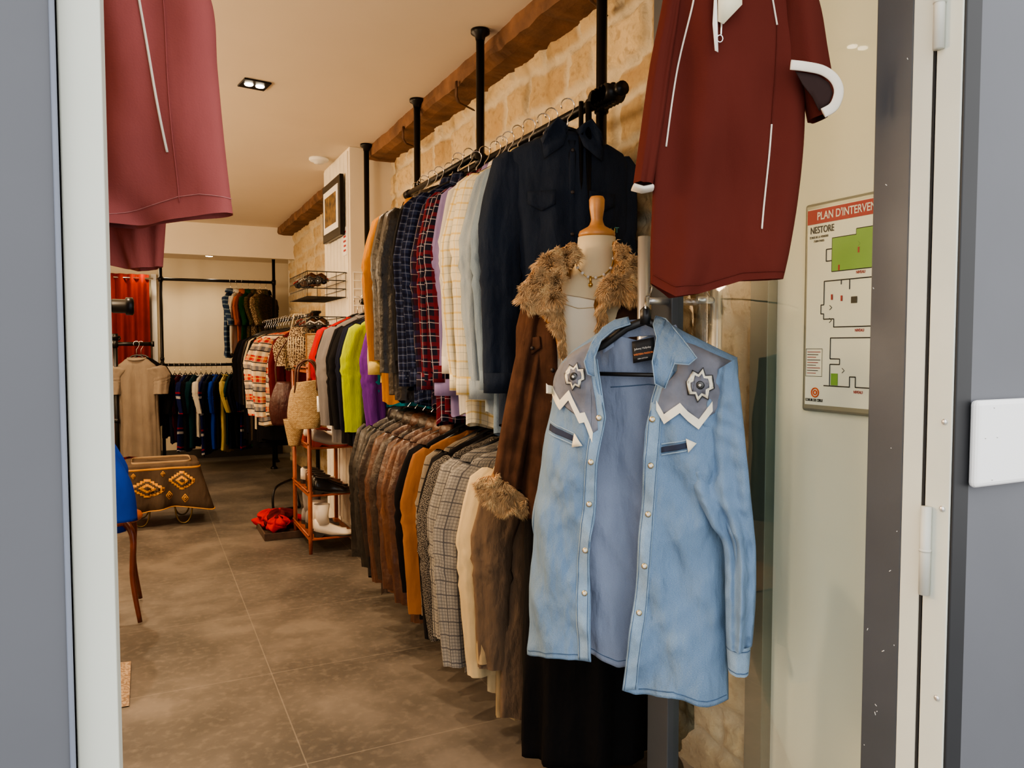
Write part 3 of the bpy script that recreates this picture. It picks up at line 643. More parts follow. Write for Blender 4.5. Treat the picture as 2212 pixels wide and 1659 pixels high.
M_snap = plain('snap rim', (.5, .42, .25), .3, .8)
for bv, l in [(bl, [(1309, 900), (1295, 992), (1287, 1084), (1280, 1181), (1279, 1271)]), (br, [(1444, 803), (1416, 902), (1412, 1000), (1405, 1105), (1399, 1212), (1387, 1312)])]:
    for u, v in l:
        x, z = P(u-(8 if bv is bl else 0), v); y = yat(bv, x, z, -.03)-.005
        sb = MB().lathe([(.001, .003), (.004, .003), (.005, .001), (.0062, .001), (.0062, -.001)], n=14).done('snap_button', M_snap, root, loc=(x, y, z), rot=(pi/2, 0, 0))
        MB().lathe([(.0001, .0042), (.0035, .0036), (.004, .002)], n=12).done('pearl', M_pearl, sb)
line(P, [(1132, 1416), (1200, 1400), (1280, 1406)], bl, .0012, D4, 'seam', root, n=70)
line(P, [(1384, 1478), (1460, 1478), (1530, 1502), (1568, 1506)], br, .0012, D4, 'seam', root, n=70)
patch(P.pts([(1204, 780), (1284, 735), (1284, 800), (1292, 850), (1300, 925), (1286, 934), (1264, 900), (1242, 862), (1218, 872), (1188, 842)]), bl, .004, YK, 'yoke', root, dflt=-.0, cuts=9)
patch(P.pts([(1470, 735), (1500, 745), (1582, 782), (1574, 830), (1545, 890), (1510, 912), (1490, 888), (1440, 892), (1424, 880), (1436, 838), (1466, 800)]), br, .004, YK, 'yoke', root, dflt=-.02, cuts=9)
zigzag(P, [(1182, 838), (1214, 874), (1236, 852), (1262, 900), (1272, 898), (1291, 940)], 21, bl, .0075, WL, 'zigzag_trim', root)
zigzag(P, [(1424, 872), (1440, 902), (1474, 878), (1490, 896), (1512, 914), (1541, 876)], 21, br, .0075, WL, 'zigzag_trim', root, dflt=-.02)
M_concho = plain('dark concho', (.08, .08, .08), .3, .8); M_se = plain('star edge', (.06, .06, .065), .8)
for bv, (cu, cv), rr in ((bl, (1250, 812), 24), (br, (1516, 830), 30)):
    for k, (ro, ri, mt, of) in enumerate(((1.12, .76, M_se, .0075), (1.02, .66, WL, .009), (.72, .50, YK, .0105))):
        pg = [(cu+rr*(ro if i % 2 == 0 else ri)*.93*cos(i*pi/8+.2), cv+rr*1.15*(ro if i % 2 == 0 else ri)*sin(i*pi/8+.2)) for i in range(16)]
        patch(P.pts(pg), bv, of, mt, 'star_patch', root, cuts=2, dflt=-.03)
    x, z = P(cu, cv); y0 = yat(bv, x, z, -.03)-.011
    MB().lathe([(.0001, .006), (.003, .005), (.0045, .002), (.0065, .0035), (.009, .0)], n=18).done('concho', M_concho, root, loc=(x, y0, z), rot=(pi/2, 0, 0))
    MB().lathe([(.0001, .0075), (.0028, .0065), (.003, .004)], n=12).done('concho_boss', M_pearl, root, loc=(x, y0, z), rot=(pi/2, 0, 0))
WE = fabric('pocket welt', rgb(58, 64, 82))
patch(P.pts([(1184, 916), (1248, 938), (1250, 950), (1184, 930)]), bl, .004, WE, 'pocket_slit', root, dflt=0, cuts=5)
line(P, [(1184, 911), (1248, 933)], bl, .0018, D3, 'seam', root, off=.003); line(P, [(1184, 935), (1247, 957)], bl, .0018, D3, 'seam', root, off=.003)
patch(P.pts([(1250, 932), (1270, 957), (1244, 962)]), bl, .007, WL, 'arrow_tip', root, cuts=2, dflt=-.03)
patch(P.pts([(1433, 962), (1488, 952), (1488, 964), (1433, 974)]), br, .004, WE, 'pocket_slit', root, dflt=-.03, cuts=5)
line(P, [(1433, 956), (1488, 947)], br, .0018, D3, 'seam', root, off=.003); line(P, [(1433, 979), (1488, 969)], br, .0018, D3, 'seam', root, off=.003)
patch(P.pts([(1486, 943), (1508, 954), (1491, 973)]), br, .007, WL, 'arrow_tip', root, cuts=2, dflt=-.03)
def leaf(poly, y0, y1, name):
    pp = P.pts(poly); zs = [p[1] for p in pp]
    bm = bmesh.new(); f = bm.faces.new([bm.verts.new((x, 0, z)) for x, z in pp]); bmesh.ops.triangulate(bm, faces=[f]); bmesh.ops.subdivide_edges(bm, edges=bm.edges[:], cuts=4, use_grid_fill=True)
    mb = MB(); bm.verts.index_update()
    def yy_(z):
        t = (max(zs)-z)/(max(zs)-min(zs)); return lerp(y0, y1, min(1, t*1.6)**.7)-.006*sin(pi*t)
    for v in bm.verts: mb.v.append(Vector((v.co.x, yy_(v.co.z)+.003*nz(v.co.x*40, v.co.z*40, 2), v.co.z)))
    for f in bm.faces: mb.f.append(tuple(v.index for v in f.verts)); mb.uv.append([(v.co.x, v.co.z) for v in f.verts])
    bm.free(); mb.done(name, D1, root, thick=.004)
    MB().tube([(x, yy_(z)-.003, z) for x, z in pp], .0014, 6, closed=True).done('collar_edge', D3, root)
leaf([(1352, 684), (1325, 692), (1305, 708), (1290, 740), (1278, 780), (1284, 806), (1300, 812), (1300, 770), (1308, 735), (1330, 712), (1362, 700)], .03, -.058, 'collar')
leaf([(1412, 682), (1436, 688), (1460, 712), (1490, 745), (1512, 772), (1496, 786), (1466, 784), (1446, 836), (1425, 826), (1420, 780), (1424, 730), (1412, 702)], .03, -.058, 'collar')
CB = sheet(P, [[(1308, 716), (1350, 690), (1415, 688), (1440, 706)], [(1300, 745), (1350, 712), (1415, 708), (1445, 735)], [(1298, 765), (1350, 728), (1410, 724), (1446, 750)]], 10, 20, lambda s, t, x, z: .036-.02*abs(s-.5)*2)
CB.done('collar_band', D2, root, thick=.002)
LW = plain('label white', (.75, .75, .72), .6); LO = plain('label orange', (.8, .25, .07), .6)
patch(P.pts([(1363, 738), (1411, 728), (1415, 776), (1366, 785)]), None, 0, plain('black label', (.010, .010, .012), .6), 'brand_label', root, dflt=.010)
def lab(s, u, v, size, mat, bold=0):
    x, z = P(u, v); text(s, size, mat, root, (x, .0075, z), rot=(pi/2, radians(-10), 0), sx=.9, bold=bold)
lab('Johnny Hallyday', 1369, 757, .0062, LW); lab('WESTERN PASSION', 1368, 769, .0052, LO, .0001); lab('100% COTTON', 1376, 777, .0036, LW)
e = empty('clothes_hanger', P.o, P.rot, 'black plastic hanger hooked on the steel door handle', 'hanger')
def q3(l, y=.03): return [(x, y, z) for x, z in P.pts(l)]
MB().tube(q3([(1222, 780), (1300, 745), (1350, 708), (1392, 692), (1430, 708), (1500, 745), (1560, 785)], .014), [(.009, .006)]*7, 8).tube(q3([(1235, 806), (1392, 810), (1555, 812)], .004), .0045, 8).tube(q3([(1222, 780), (1228, 800), (1240, 806)], .01), .005, 8).tube(q3([(1560, 785), (1562, 805), (1550, 812)], .01), .005, 8).lathe([(.012, -.01), (.012, .02), (.004, .028)], (P(1392, 690)[0], .014, P(1392, 690)[1]), 12).done('shoulder_bar', M_plas, e)
hx, hz = P(1392, 685)
hk = [(hx, .014, hz), (hx, .014, hz+.03)]
tgt = Vector((1.08, 1.505, 1.32)); rel = tgt-Vector(P.o); cr, sr_ = cos(-P.rot), sin(-P.rot)
lx, ly = rel.x*cr-rel.y*sr_, rel.x*sr_+rel.y*cr
hk += [(lerp(hx, lx, .5), lerp(.02, ly, .5)-.01, hz+.05), (lx+.01, ly-.02, rel.z+.0), (lx+.012, ly+.0, rel.z+.022), (lx, ly+.016, rel.z+.02), (lx-.008, ly+.018, rel.z-.0)]
MB().tube(smoothpl(hk, 30), .002, 8).done('hook', M_chrome, e)

# ------------------------------------------------------------------ maroon polo
def polo(P, mat, label, body, lsl, rsl, fold=.004, dep=.028):
    root = empty('polo_shirt', P.o, P.rot, label, 'polo shirt')
    mb = pillow(P, body, 80, 64, dep, 0, fold, 1.6, 1.3, .45, 3.5); bv = mb.bvh(); mb.done('body', mat, root)
    if lsl: pillow(P, lsl, 30, 14, .018, 0, .003, 2, 1).done('sleeve', mat, root)
    if rsl: pillow(P, rsl, 30, 16, .028, -.005, .003, 1, 1).done('sleeve', mat, root)
    return root, bv
MR = fabric('maroon jersey', rgb(90, 40, 33), wr=.3, var=.12, crease=.15)
WT = fabric('white ribbing', rgb(232, 224, 210), wr=.1, crease=0)
P = Pl(.9277, 1.063, 1.569, -25.7)
root, bv = polo(P, MR, 'maroon zip-neck polo shirt with white piping and cuffs', [[(1530, -150), (1620, -150)], [(1480, -122), (1680, -122)], [(1448, -70), (1722, -70)], [(1435, 30), (1738, 30)], [(1424, 150), (1740, 150)], [(1414, 300), (1737, 300)], [(1409, 430), (1724, 430)], [(1405, 540), (1706, 540)], [(1405, 612), (1450, 643), (1512, 634), (1600, 607), (1692, 603)]],
                [[(1440, -60), (1480, -90)], [(1428, 20), (1470, 20)], [(1404, 140), (1450, 150)], [(1384, 280), (1430, 290)], [(1368, 396), (1411, 400)]],
                [[(1685, -85), (1725, -70)], [(1688, 20), (1766, 10)], [(1688, 100), (1786, 110)], [(1690, 150), (1798, 182)], [(1725, 185), (1797, 215)], [(1745, 262), (1785, 255)]], dep=.02, fold=.0065)
MB().tube([(x, -.0, z) for x, z in P.pts([(1367, 404), (1388, 410), (1409, 406)])], [(.006, .018)]*3, 12).done('cuff', WT, root)
cp = smoothpl(P.pts([(1688, 160), (1722, 164), (1756, 172), (1780, 190), (1789, 216), (1779, 246), (1756, 261)]), 30)
MB().tube([(x, -.044, z) for i, (x, z) in enumerate(cp)], [(.0085, .0025)]*30, 12).done('cuff', WT, root)
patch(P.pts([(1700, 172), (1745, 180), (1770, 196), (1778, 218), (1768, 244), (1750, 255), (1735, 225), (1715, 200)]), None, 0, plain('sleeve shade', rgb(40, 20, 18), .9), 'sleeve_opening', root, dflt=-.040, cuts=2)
for pl in ([(1498, -40), (1490, 20), (1462, 150), (1438, 318)], [(1655, -40), (1664, 10), (1672, 62)], [(1663, 272), (1655, 360), (1640, 497)]):
    line(P, pl, bv, .0016, WT, 'piping', root, off=.001, sm=True)
line(P, [(1672, 62), (1668, 170), (1663, 272)], bv, .0008, MR, 'seam', root, off=.001)
line(P, [(1548, -60), (1547, 20), (1545, 95)], bv, .002, M_chrome, 'zipper', root)
x, z = P(1541, 104); y = yat(bv, x, z)-.006
MB().tube([(x+.005*cos(a), y, z+.006*sin(a)) for a in [i*pi/6 for i in range(12)]], .0012, 6, closed=True).done('zip_pull', M_chrome, root)
line(P, [(1410, 594), (1450, 622), (1512, 616), (1600, 590), (1690, 588)], bv, .0008, MR, 'seam', root)
MB().tube([(P(1530, -150)[0], .0, P(1530, -150)[1]), (P(1575, -170)[0], .02, P(1575, -175)[1]), (P(1620, -150)[0], 0, P(1620, -150)[1]), (P(1575, -130)[0], -.03, P(1575, -130)[1])], [(.012, .006)]*4, 8, closed=True).done('collar', MR, root)
P5 = P.off(-.05)
patch(P5.pts([(1551, -30), (1602, -38), (1603, 10), (1563, 52), (1551, 46)]), None, 0, fabric('cream card', rgb(226, 218, 190), wr=0, var=.03, crease=0), 'price_tag', root, dflt=-.05, cuts=0)
patch(P5.pts([(1544, -20), (1549, -20), (1552, 112), (1545, 108), (1540, 50)]), None, 0, M_white, 'tag_edge', root, dflt=-.048, cuts=0)
e = empty('clothes_hanger', (P.o[0], P.o[1], P.o[2]), P.rot, 'black hanger carrying the maroon polo', 'hanger')
x, z = P(1575, -150)
MB().tube([(x-.13, 0, z-.05), (x, 0, z+.01), (x+.13, 0, z-.05)], .005, 8).tube([(x, 0, z), (x, 0, 2.06-P.o[2]), (x+.012, 0, 2.085-P.o[2]), (x-.004, 0, 2.1-P.o[2])], .002, 8).done('frame', M_plas, e)
MV = fabric('sunlit maroon jersey', rgb(158, 88, 86), wr=.3, var=.18, crease=.12)  # maroon lightened to pink, sunlight on the cloth put into its colour
P = Pl(.0276, 1.13, 1.48, -25.7)
root, bv = polo(P, MV, 'sunlit-coloured maroon polo shirt with white piping, hanging in the doorway', [[(90, -190), (190, -190)], [(0, -165), (280, -165)], [(-60, -120), (385, -120)], [(-70, 0), (456, 0)], [(-70, 150), (470, 150)], [(-70, 280), (482, 280)], [(-60, 390), (494, 390)], [(-60, 500), (232, 488), (300, 486), (392, 474), (503, 461)]], None, None, .009, .026)
line(P, [(316, -30), (326, 50), (345, 170), (372, 335)], bv, .0018, WT, 'piping', root, sm=True)
line(P, [(235, 470), (392, 428), (440, 424), (502, 430)], bv, .0006, fabric('stitch', rgb(190, 128, 126)), 'seam', root)
line(P, [(366, -30), (380, 200), (394, 440)], bv, .0007, MV, 'seam', root)
pillow(P, [[(60, 0), (330, 0)], [(80, 300), (325, 300)], [(90, 460), (315, 460)], [(95, 540), (240, 575), (308, 566)]], 30, 24, .02, .06, .005, 3, 4).done('lining_layer', fabric('darker sunlit maroon', rgb(155, 84, 80), wr=.3), root)  # layer behind, slightly darker copy of the sunlit maroon colour
e = empty('clothes_hanger', P.o, P.rot, 'black hanger carrying the sunlit-coloured polo', 'hanger')
x, z = P(140, -185)
MB().tube([(x-.1, 0, z-.04), (x, 0, z+.01), (x+.1, 0, z-.04)], .005, 8).tube([(x, 0, z), (x, 0, 2.06-P.o[2]), (x+.012, 0, 2.085-P.o[2]), (x-.004, 0, 2.1-P.o[2])], .002, 8).done('frame', M_plas, e)
e = empty('hanging_rod', (-.5, 1.1, 2.1), 0, 'black rod above the doorway carrying hangers', 'rod')
MB().tube([(-.6, .12, 0), (1.62, -.05, 0)], .011, 12).done('rod', M_black, e)

# ------------------------------------------------------------------ mannequin + shearling jacket
P = Pl(1.094, 1.752, 1.2, -24); PF = P.off(-.11)
CRM = fabric('cream linen', rgb(222, 206, 172), wr=.1, var=.06, crease=0)
mn = empty('dress_form', (P.o[0], P.o[1], 0), P.rot, 'cream linen dress form with turned wooden neck', 'mannequin')
Z = lambda v: P(1288, v)[1]+1.2
M_lw = plain('light turned wood', rgb(196, 140, 84), .35, 0, .25, 20)
MB().lathe([(.0001, Z(424)), (.017, Z(425)), (.021, Z(432)), (.020, Z(450)), (.0155, Z(474)), (.017, Z(480)), (.02, Z(486)), (.024, Z(490)), (.046, Z(500)), (.049, Z(506)), (.0485, Z(512)), (.04, Z(514))], n=32).done('neck_cap', M_lw, mn)
tr_ = [(Z(513), .050, .048), (Z(545), .051, .050), (Z(575), .056, .053), (Z(592), .07, .060), (Z(605), .095, .066), (Z(622), .13, .074), (Z(650), .156, .084), (Z(700), .160, .095), (Z(760), .155, .102), (Z(820), .15, .10), (Z(900), .13, .09), (Z(1000), .14, .09), (Z(1100), .15, .09), (Z(1200), .14, .085)]
tm = MB().grid([[(rx*cos(a)-.01*min(1, i/5), .0+ry*sin(a)-.01*min(1, i/5), z) for a in [2*pi*j/40 for j in range(40)]] for i, (z, rx, ry) in enumerate(tr_)], True, True); tb = tm.bvh(); tm.done('torso', CRM, mn)
mb = MB().tube([(0, 0, .02), (0, 0, .7)], .016, 12).lathe([(.13, .001), (.125, .02), (.03, .035), (.018, .06)], n=28); mb.done('stand', M_black, mn)
sk = empty('skirt', (P.o[0]-.025, P.o[1]+.01, 0), P.rot, 'long black wrap skirt on the dress form', 'skirt')
rows = []
for i in range(40):
    t = i/39; z = lerp(.86, .10, t); r_ = []
    for j in range(72):
        a = 2*pi*j/72; f = .010*t*(sin(9*a+1+t)+.6*sin(14*a+2.2*t))+.006*nz(cos(a)*3, sin(a)*3, z*6)
        r_.append(((.162+.012*t+f)*cos(a), (.10+.015*t+f)*sin(a), z))
    rows.append(r_)
MB().grid(rows, True).done('body', fabric('black crepe', rgb(18, 17, 18), crease=.6), sk, thick=.002)
MB().tube([(.163*cos(a), .101*sin(a), .865) for a in [2*pi*j/40 for j in range(40)]], [(.015, .003)]*40, 8, closed=True).done('waistband', K['black'], sk)
BR = fabric('dark brown suede', rgb(82, 56, 42), 'plain', var=.5, nsc=18, wr=.6, crease=.7)
FURM, nt, b = newmat('shearling'); at = nd(nt, 'ShaderNodeAttribute', attribute_name='c'); nt.links.new(at.outputs['Color'], b.inputs['Base Color']); b.inputs['Roughness'].default_value = .8
jk = empty('shearling_jacket', P.o, P.rot, 'brown suede jacket with golden shearling collar on the dress form', 'jacket')
xc = -.02; rows = []
zr = [(.142, .08, .075), (.125, .14, .085), (.10, .175, .095), (.05, .19, .105), (-.05, .195, .11), (-.2, .19, .11), (-.35, .195, .115), (-.45, .2, .115)]
xl0, xr0 = PF(1204, 800)[0], PF(1292, 800)[0]
for i in range(44):
    t = i/43*(len(zr)-1); k = min(int(t), len(zr)-2); q = t-k; z, w_, d_ = (lerp(zr[k][a], zr[k+1][a], q) for a in range(3)); r_ = []
    top = max(0, min(1, (z+.02)/.14))
    aL = -math.acos(max(-.95, min(.95, (lerp(xl0, xl0-.01, top)-xc)/w_))); aR = -math.acos(max(-.95, min(.95, (lerp(xr0, .055, top)-xc)/w_)))
    for j in range(64):
        a = aL-(2*pi-(aR-aL))*j/63
        f = .006*sin(6*a+z*8)+.01*nz(cos(a)*3, sin(a)*3, z*7)
        r_.append((xc+(w_+f)*cos(a), (d_+f)*sin(a), z))
    rows.append(r_)
mb = MB().grid(rows); bj = mb.bvh(); mb.done('body', BR, jk, thick=.004)
mb = pillow(P, [[(1138, 668), (1200, 650)], [(1122, 730), (1196, 730)], [(1104, 810), (1184, 812)], [(1088, 890), (1170, 896)], [(1074, 970), (1154, 980)], [(1064, 1030), (1140, 1056)]], 60, 22, .045, -.02, .007, 2, 3); mb.done('sleeve', BR, jk)
MB().tube([(.15, .06, .08), (.165, .08, -.05), (.165, .09, -.2), (.16, .08, -.34)], [(.045, .045), (.042, .045), (.04, .04), (.038, .036)], 18, caps=False).done('sleeve', BR, jk)
patch(PF.pts([(1131, 732), (1168, 726), (1170, 752), (1152, 766), (1133, 760)]), bj, .008, BR, 'pocket_flap', jk, thick=.004, dflt=-.11)
x, z = PF(1152, 752); MB().sphere((x, yat(bj, x, z, -.1)-.014, z), (.005, .003, .005), 8).done('button', M_darkbtn, jk)
SB = fabric('seam brown', rgb(112, 80, 60))
line(PF, [(1150, 765), (1146, 900), (1144, 1090)], bj, .001, SB, 'seam', jk); line(PF, [(1188, 790), (1186, 900), (1184, 1090)], bj, .001, SB, 'seam', jk)
for v in (800, 870, 940, 1010, 1080):
    x, z = PF(1195, v); MB().sphere((x, yat(bj, x, z, -.1)-.004, z), (.006, .004, .006), 8).done('button', M_darkbtn, jk)
def furpoly(PP, poly, y, n, name, ln=.024, seed=1):
    rg = random.Random(seed); pp = PP.pts(poly); xs = [p[0] for p in pp]; zs = [p[1] for p in pp]
    cx, cz = sum(xs)/len(xs), sum(zs)/len(zs)
    def inside(x, z):
        c = False; j = len(pp)-1
        for i in range(len(pp)):
            if (pp[i][1] > z) != (pp[j][1] > z) and x < (pp[j][0]-pp[i][0])*(z-pp[i][1])/(pp[j][1]-pp[i][1])+pp[i][0]: c = not c
            j = i
        return c
    mb = MB(); cols = []; k = 0
    while k < n:
        x = rg.uniform(min(xs), max(xs)); z = rg.uniform(min(zs), max(zs))
        if not inside(x, z): continue
        k += 1; yb = y(x, z) if callable(y) else y
        nd_ = Vector((x-cx, 0, z-cz)); nd_ = nd_.normalized() if nd_.length > .001 else Vector((0, 0, 1))
        cl = Vector((nz(x*45, z*45, 5), 0, nz(x*45, z*45, 15)))*1.5
        d_ = (nd_*.55+cl+Vector((rg.uniform(-.2, .2), -.55, -.4+rg.uniform(-.2, .2)))).normalized()
        l = ln*rg.uniform(.6, 1.25); w = rg.uniform(.0007, .0015)
        sd = d_.cross(Vector((rg.uniform(-1, 1), rg.uniform(-1, 1), rg.uniform(-1, 1)))).normalized()*w; s2 = d_.cross(sd).normalized()*w
        p = Vector((x, yb-rg.uniform(0, .010), z)); b0 = len(mb.v)
        m1 = p+d_*l*.55; tip = m1+(d_*.7+Vector((cl.x*.5, 0, -.35))).normalized()*l*.5
        mb.v += [p+sd, p-sd*.6+s2, p-sd*.6-s2, m1+sd*.9, m1-sd*.5+s2*.9, m1-sd*.5-s2*.9, tip]
        for f in ((0, 1, 4, 3), (1, 2, 5, 4), (2, 0, 3, 5), (3, 4, 6), (4, 5, 6), (5, 3, 6)):
            mb.f.append(tuple(b0+i for i in f)); mb.uv.append([(0, 0)]*len(f))
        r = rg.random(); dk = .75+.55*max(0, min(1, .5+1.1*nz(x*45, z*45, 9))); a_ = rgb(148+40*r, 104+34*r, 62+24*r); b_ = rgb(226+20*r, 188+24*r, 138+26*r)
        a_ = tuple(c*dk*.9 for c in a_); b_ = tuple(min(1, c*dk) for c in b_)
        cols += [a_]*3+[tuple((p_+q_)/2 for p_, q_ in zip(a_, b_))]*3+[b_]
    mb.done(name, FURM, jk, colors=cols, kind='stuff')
base_m = fabric('fur backing', rgb(150, 110, 70))
colL = [(1250, 522), (1205, 536), (1162, 566), (1134, 614), (1124, 648), (1138, 668), (1166, 664), (1188, 684), (1198, 716), (1206, 760), (1216, 780), (1218, 735), (1210, 670), (1208, 620), (1226, 585), (1248, 560)]
colR = [(1328, 520), (1350, 532), (1370, 562), (1378, 610), (1376, 648), (1345, 652), (1316, 648), (1304, 668), (1300, 722), (1288, 726), (1286, 660), (1294, 622), (1316, 596), (1330, 568)]
def ycol(x, z): return -.065-.058*min(1, max(0, (.27-z)/.16))
for PP, pg, n_ in ((PF, colL, 11000), (P.off(-.09), colR, 7000)):
    o = patch(PP.pts(pg), None, 0, base_m, 'collar_backing', jk, thick=.018, cuts=2)
    for v in o.data.vertices: v.co.y = ycol(v.co.x, v.co.z)+.012
    furpoly(PP, pg, ycol, n_, 'fur_collar', seed=n_)
MB().tube(smoothpl([(-.10, -.05, .17), (-.085, .03, .215), (0, .065, .23), (.06, .04, .22), (.075, -.03, .19)], 16), .028, 12).done('collar_backing', base_m, jk)
cf = resample(P.pts([(1060, 1036), (1084, 1046), (1110, 1068), (1134, 1090)]), 8)
MB().tube([(x, 0, z) for x, z in cf], [(.030, .045)]*8, 14).done('cuff_backing', base_m, jk)
furpoly(P.off(-.05), [(1032, 1034), (1058, 1026), (1090, 1040), (1118, 1062), (1140, 1082), (1132, 1104), (1098, 1106), (1066, 1090), (1038, 1064)], lambda x, z: -.05, 5500, 'fur_cuff', seed=9)
nk = empty('necklace', P.o, P.rot, 'thin gold chain necklace with pale shells round the dress form', 'necklace')
PN = P.off(-.075)
q = smoothpl(PN.pts([(1246, 548), (1246, 572), (1258, 590), (1275, 600), (1300, 596), (1322, 576), (1330, 548)]), 34)
q = [(x, min(-.046-.034*sin(pi*i/33), yat(tb, x, z+1.2, -.05)-.004), z) for i, (x, z) in enumerate(q)]
MB().tube(q, .0016, 6).done('chain', M_brass, nk)
for i in range(3, 32, 4): MB().sphere((q[i][0], q[i][1]-.003, q[i][2]), (.0045, .003, .004), 8).done('shell_bead', M_pearl, nk)
x, z = PN(1274, 601); yn = yat(tb, x, z+1.18, -.08)-.006; MB().tube([(x, yn, z+.004), (x, yn, z-.014)], .003, 8).sphere((x, yn, z-.018), .006, 8).done('pendant', M_brass, nk)
T_ = fabric('white singlet', rgb(236, 228, 208), wr=.15, var=.05, crease=.1)
pp = [(x, z+1.2) for x, z in PF.pts([(1196, 630), (1204, 634), (1222, 656), (1250, 666), (1284, 664), (1306, 650), (1312, 720), (1310, 820), (1190, 820), (1190, 700)])]
patch(pp, tb, .002, T_, 'singlet', mn, dflt=-.1, cuts=6)
line(None, [(x, z+1.2) for x, z in PF.pts([(1200, 630), (1222, 656), (1250, 666), (1284, 664), (1308, 648)])], tb, .0012, plain('singlet edge', rgb(200, 182, 146), .9), 'neckline', mn, off=.003, dflt=-.1)

# ------------------------------------------------------------------ evacuation plan sign
P = Pl(XW-.002, 1.30, 1.2, -90)
sg = empty('evacuation_plan', P.o, P.rot, 'framed fire intervention plan with red heading on the cream wall', 'sign')
(xa, za), (xb_, zb_) = P(1741, 446), P(1738, 886)
W_ = .275
MB().box(0, W_, -.014, 0, zb_, za).done('frame', plain('silver frame', rgb(150, 152, 145), .35, .5), sg, smooth=False, bevel=.012)
MB().box(.012, W_-.012, -.0155, -.013, zb_+.016, za-.014).done('board', plain('plan sheet', rgb(236, 238, 228), .5, 0, .01), sg, smooth=False)
MR_ = plain('sign red', rgb(165, 26, 36), .5); MG_ = plain('plan green', rgb(120, 170, 70), .5); MK_ = plain('plan ink', (.015, .015, .015), .5)
yy = -.0165
MB().box(.012, W_-.012, yy-.0006, yy+.001, za-.048, za-.016).done('header_band', MR_, sg, smooth=False)
text("PLAN D'INTERVENTION", .0245, M_white, sg, (W_/2+.002, yy-.001, za-.040), align='CENTER', sx=.76, bold=.0003)
text("NESTORE", .0215, MK_, sg, (.020, yy, za-.069), sx=.72, bold=.0002)
text("72 RUE DE LA VERRERIE", .0070, MK_, sg, (.018, yy, za-.080), sx=.72); text("75004 PARIS", .0070, MK_, sg, (.030, yy, za-.089), sx=.8)
def pline(pts, r=.0012, mat=MK_, nm='plan_line'):
    MB().tube([(x, yy, z) for x, z in pts], r, 4).done(nm, mat, sg, smooth=False)
def rect(x0, x1, z0, z1, mt, nm, off=.0): MB().box(x0, x1, yy-.0006-off, yy, z0, z1).done(nm, mt, sg, smooth=False)
rect(.082, .255, za-.158, za-.085, MG_, 'green_zone'); rect(.145, .20, za-.0851, za-.073, MG_, 'green_zone')
g_ = [(.082, za-.085), (.145, za-.085), (.145, za-.073), (.20, za-.073), (.20, za-.085), (.255, za-.085), (.255, za-.158), (.082, za-.158)]
for i in range(len(g_)): pline([g_[i], g_[(i+1) % len(g_)]])
for poly in ([(.082, za-.108), (.066, za-.108), (.066, za-.134), (.082, za-.134)],
             [(.250, za-.178), (.062, za-.178), (.062, za-.230), (.054, za-.230), (.054, za-.250), (.062, za-.250), (.062, za-.262), (.090, za-.262), (.090, za-.280), (.250, za-.280), (.250, za-.178)],
             [(.130, za-.178), (.130, za-.200)], [(.108, za-.178), (.108, za-.188)],
             [(.250, za-.304), (.082, za-.304), (.082, za-.350), (.108, za-.350), (.108, za-.362), (.082, za-.362), (.082, za-.410), (.066, za-.410)], [(.082, za-.410), (.135, za-.410), (.135, za-.388), (.150, za-.388), (.150, za-.410), (.250, za-.410)]):
    for i in range(len(poly)-1): pline([poly[i], poly[i+1]])
rect(.086, .104, za-.408, za-.382, MG_, 'green_zone'); rect(.135, .150, za-.230, za-.216, MK_, 'plan_symbol')
for x, dz in ((.082, .208), (.108, .212), (.150, .112), (.100, .145)): rect(x, x+.004, za-dz-.012, za-dz, MR_, 'plan_symbol', .0004)
for x, dz in ((.150, .100), (.078, .232), (.078, .26), (.115, .37)): pline([(x, za-dz), (x+.006, za-dz-.005), (x, za-dz-.010)], .0008)
for dz in (.168, .291, .423): text("NIVEAU", .0088, MR_, sg, (.146, yy, za-dz), sx=.75, bold=.0001)
for i in range(9): pline([(.018, za-.335-i*.006), (.055-(i % 3)*.006, za-.335-i*.006)], .0007, mat=MR_ if i % 2 == 0 else MK_)
for a, b_ in (((.014, za-.328), (.060, za-.328)), ((.060, za-.328), (.060, za-.39)), ((.060, za-.39), (.014, za-.39)), ((.014, za-.39), (.014, za-.328))): pline([a, b_], .0005)
text("COEUR DE CIBLE", .0084, MK_, sg, (.014, yy, zb_+.024), sx=.78, bold=.0002)
MB().tube([(.042+.010*cos(a), yy, zb_+.044+.010*sin(a)) for a in [i*pi/10 for i in range(20)]], .0016, 6, closed=True).tube([(.042+.0045*cos(a), yy, zb_+.044+.0045*sin(a)) for a in [i*pi/10 for i in range(20)]], .0016, 6, closed=True).done('logo_ring', plain('logo orange', rgb(225, 100, 45), .5), sg)

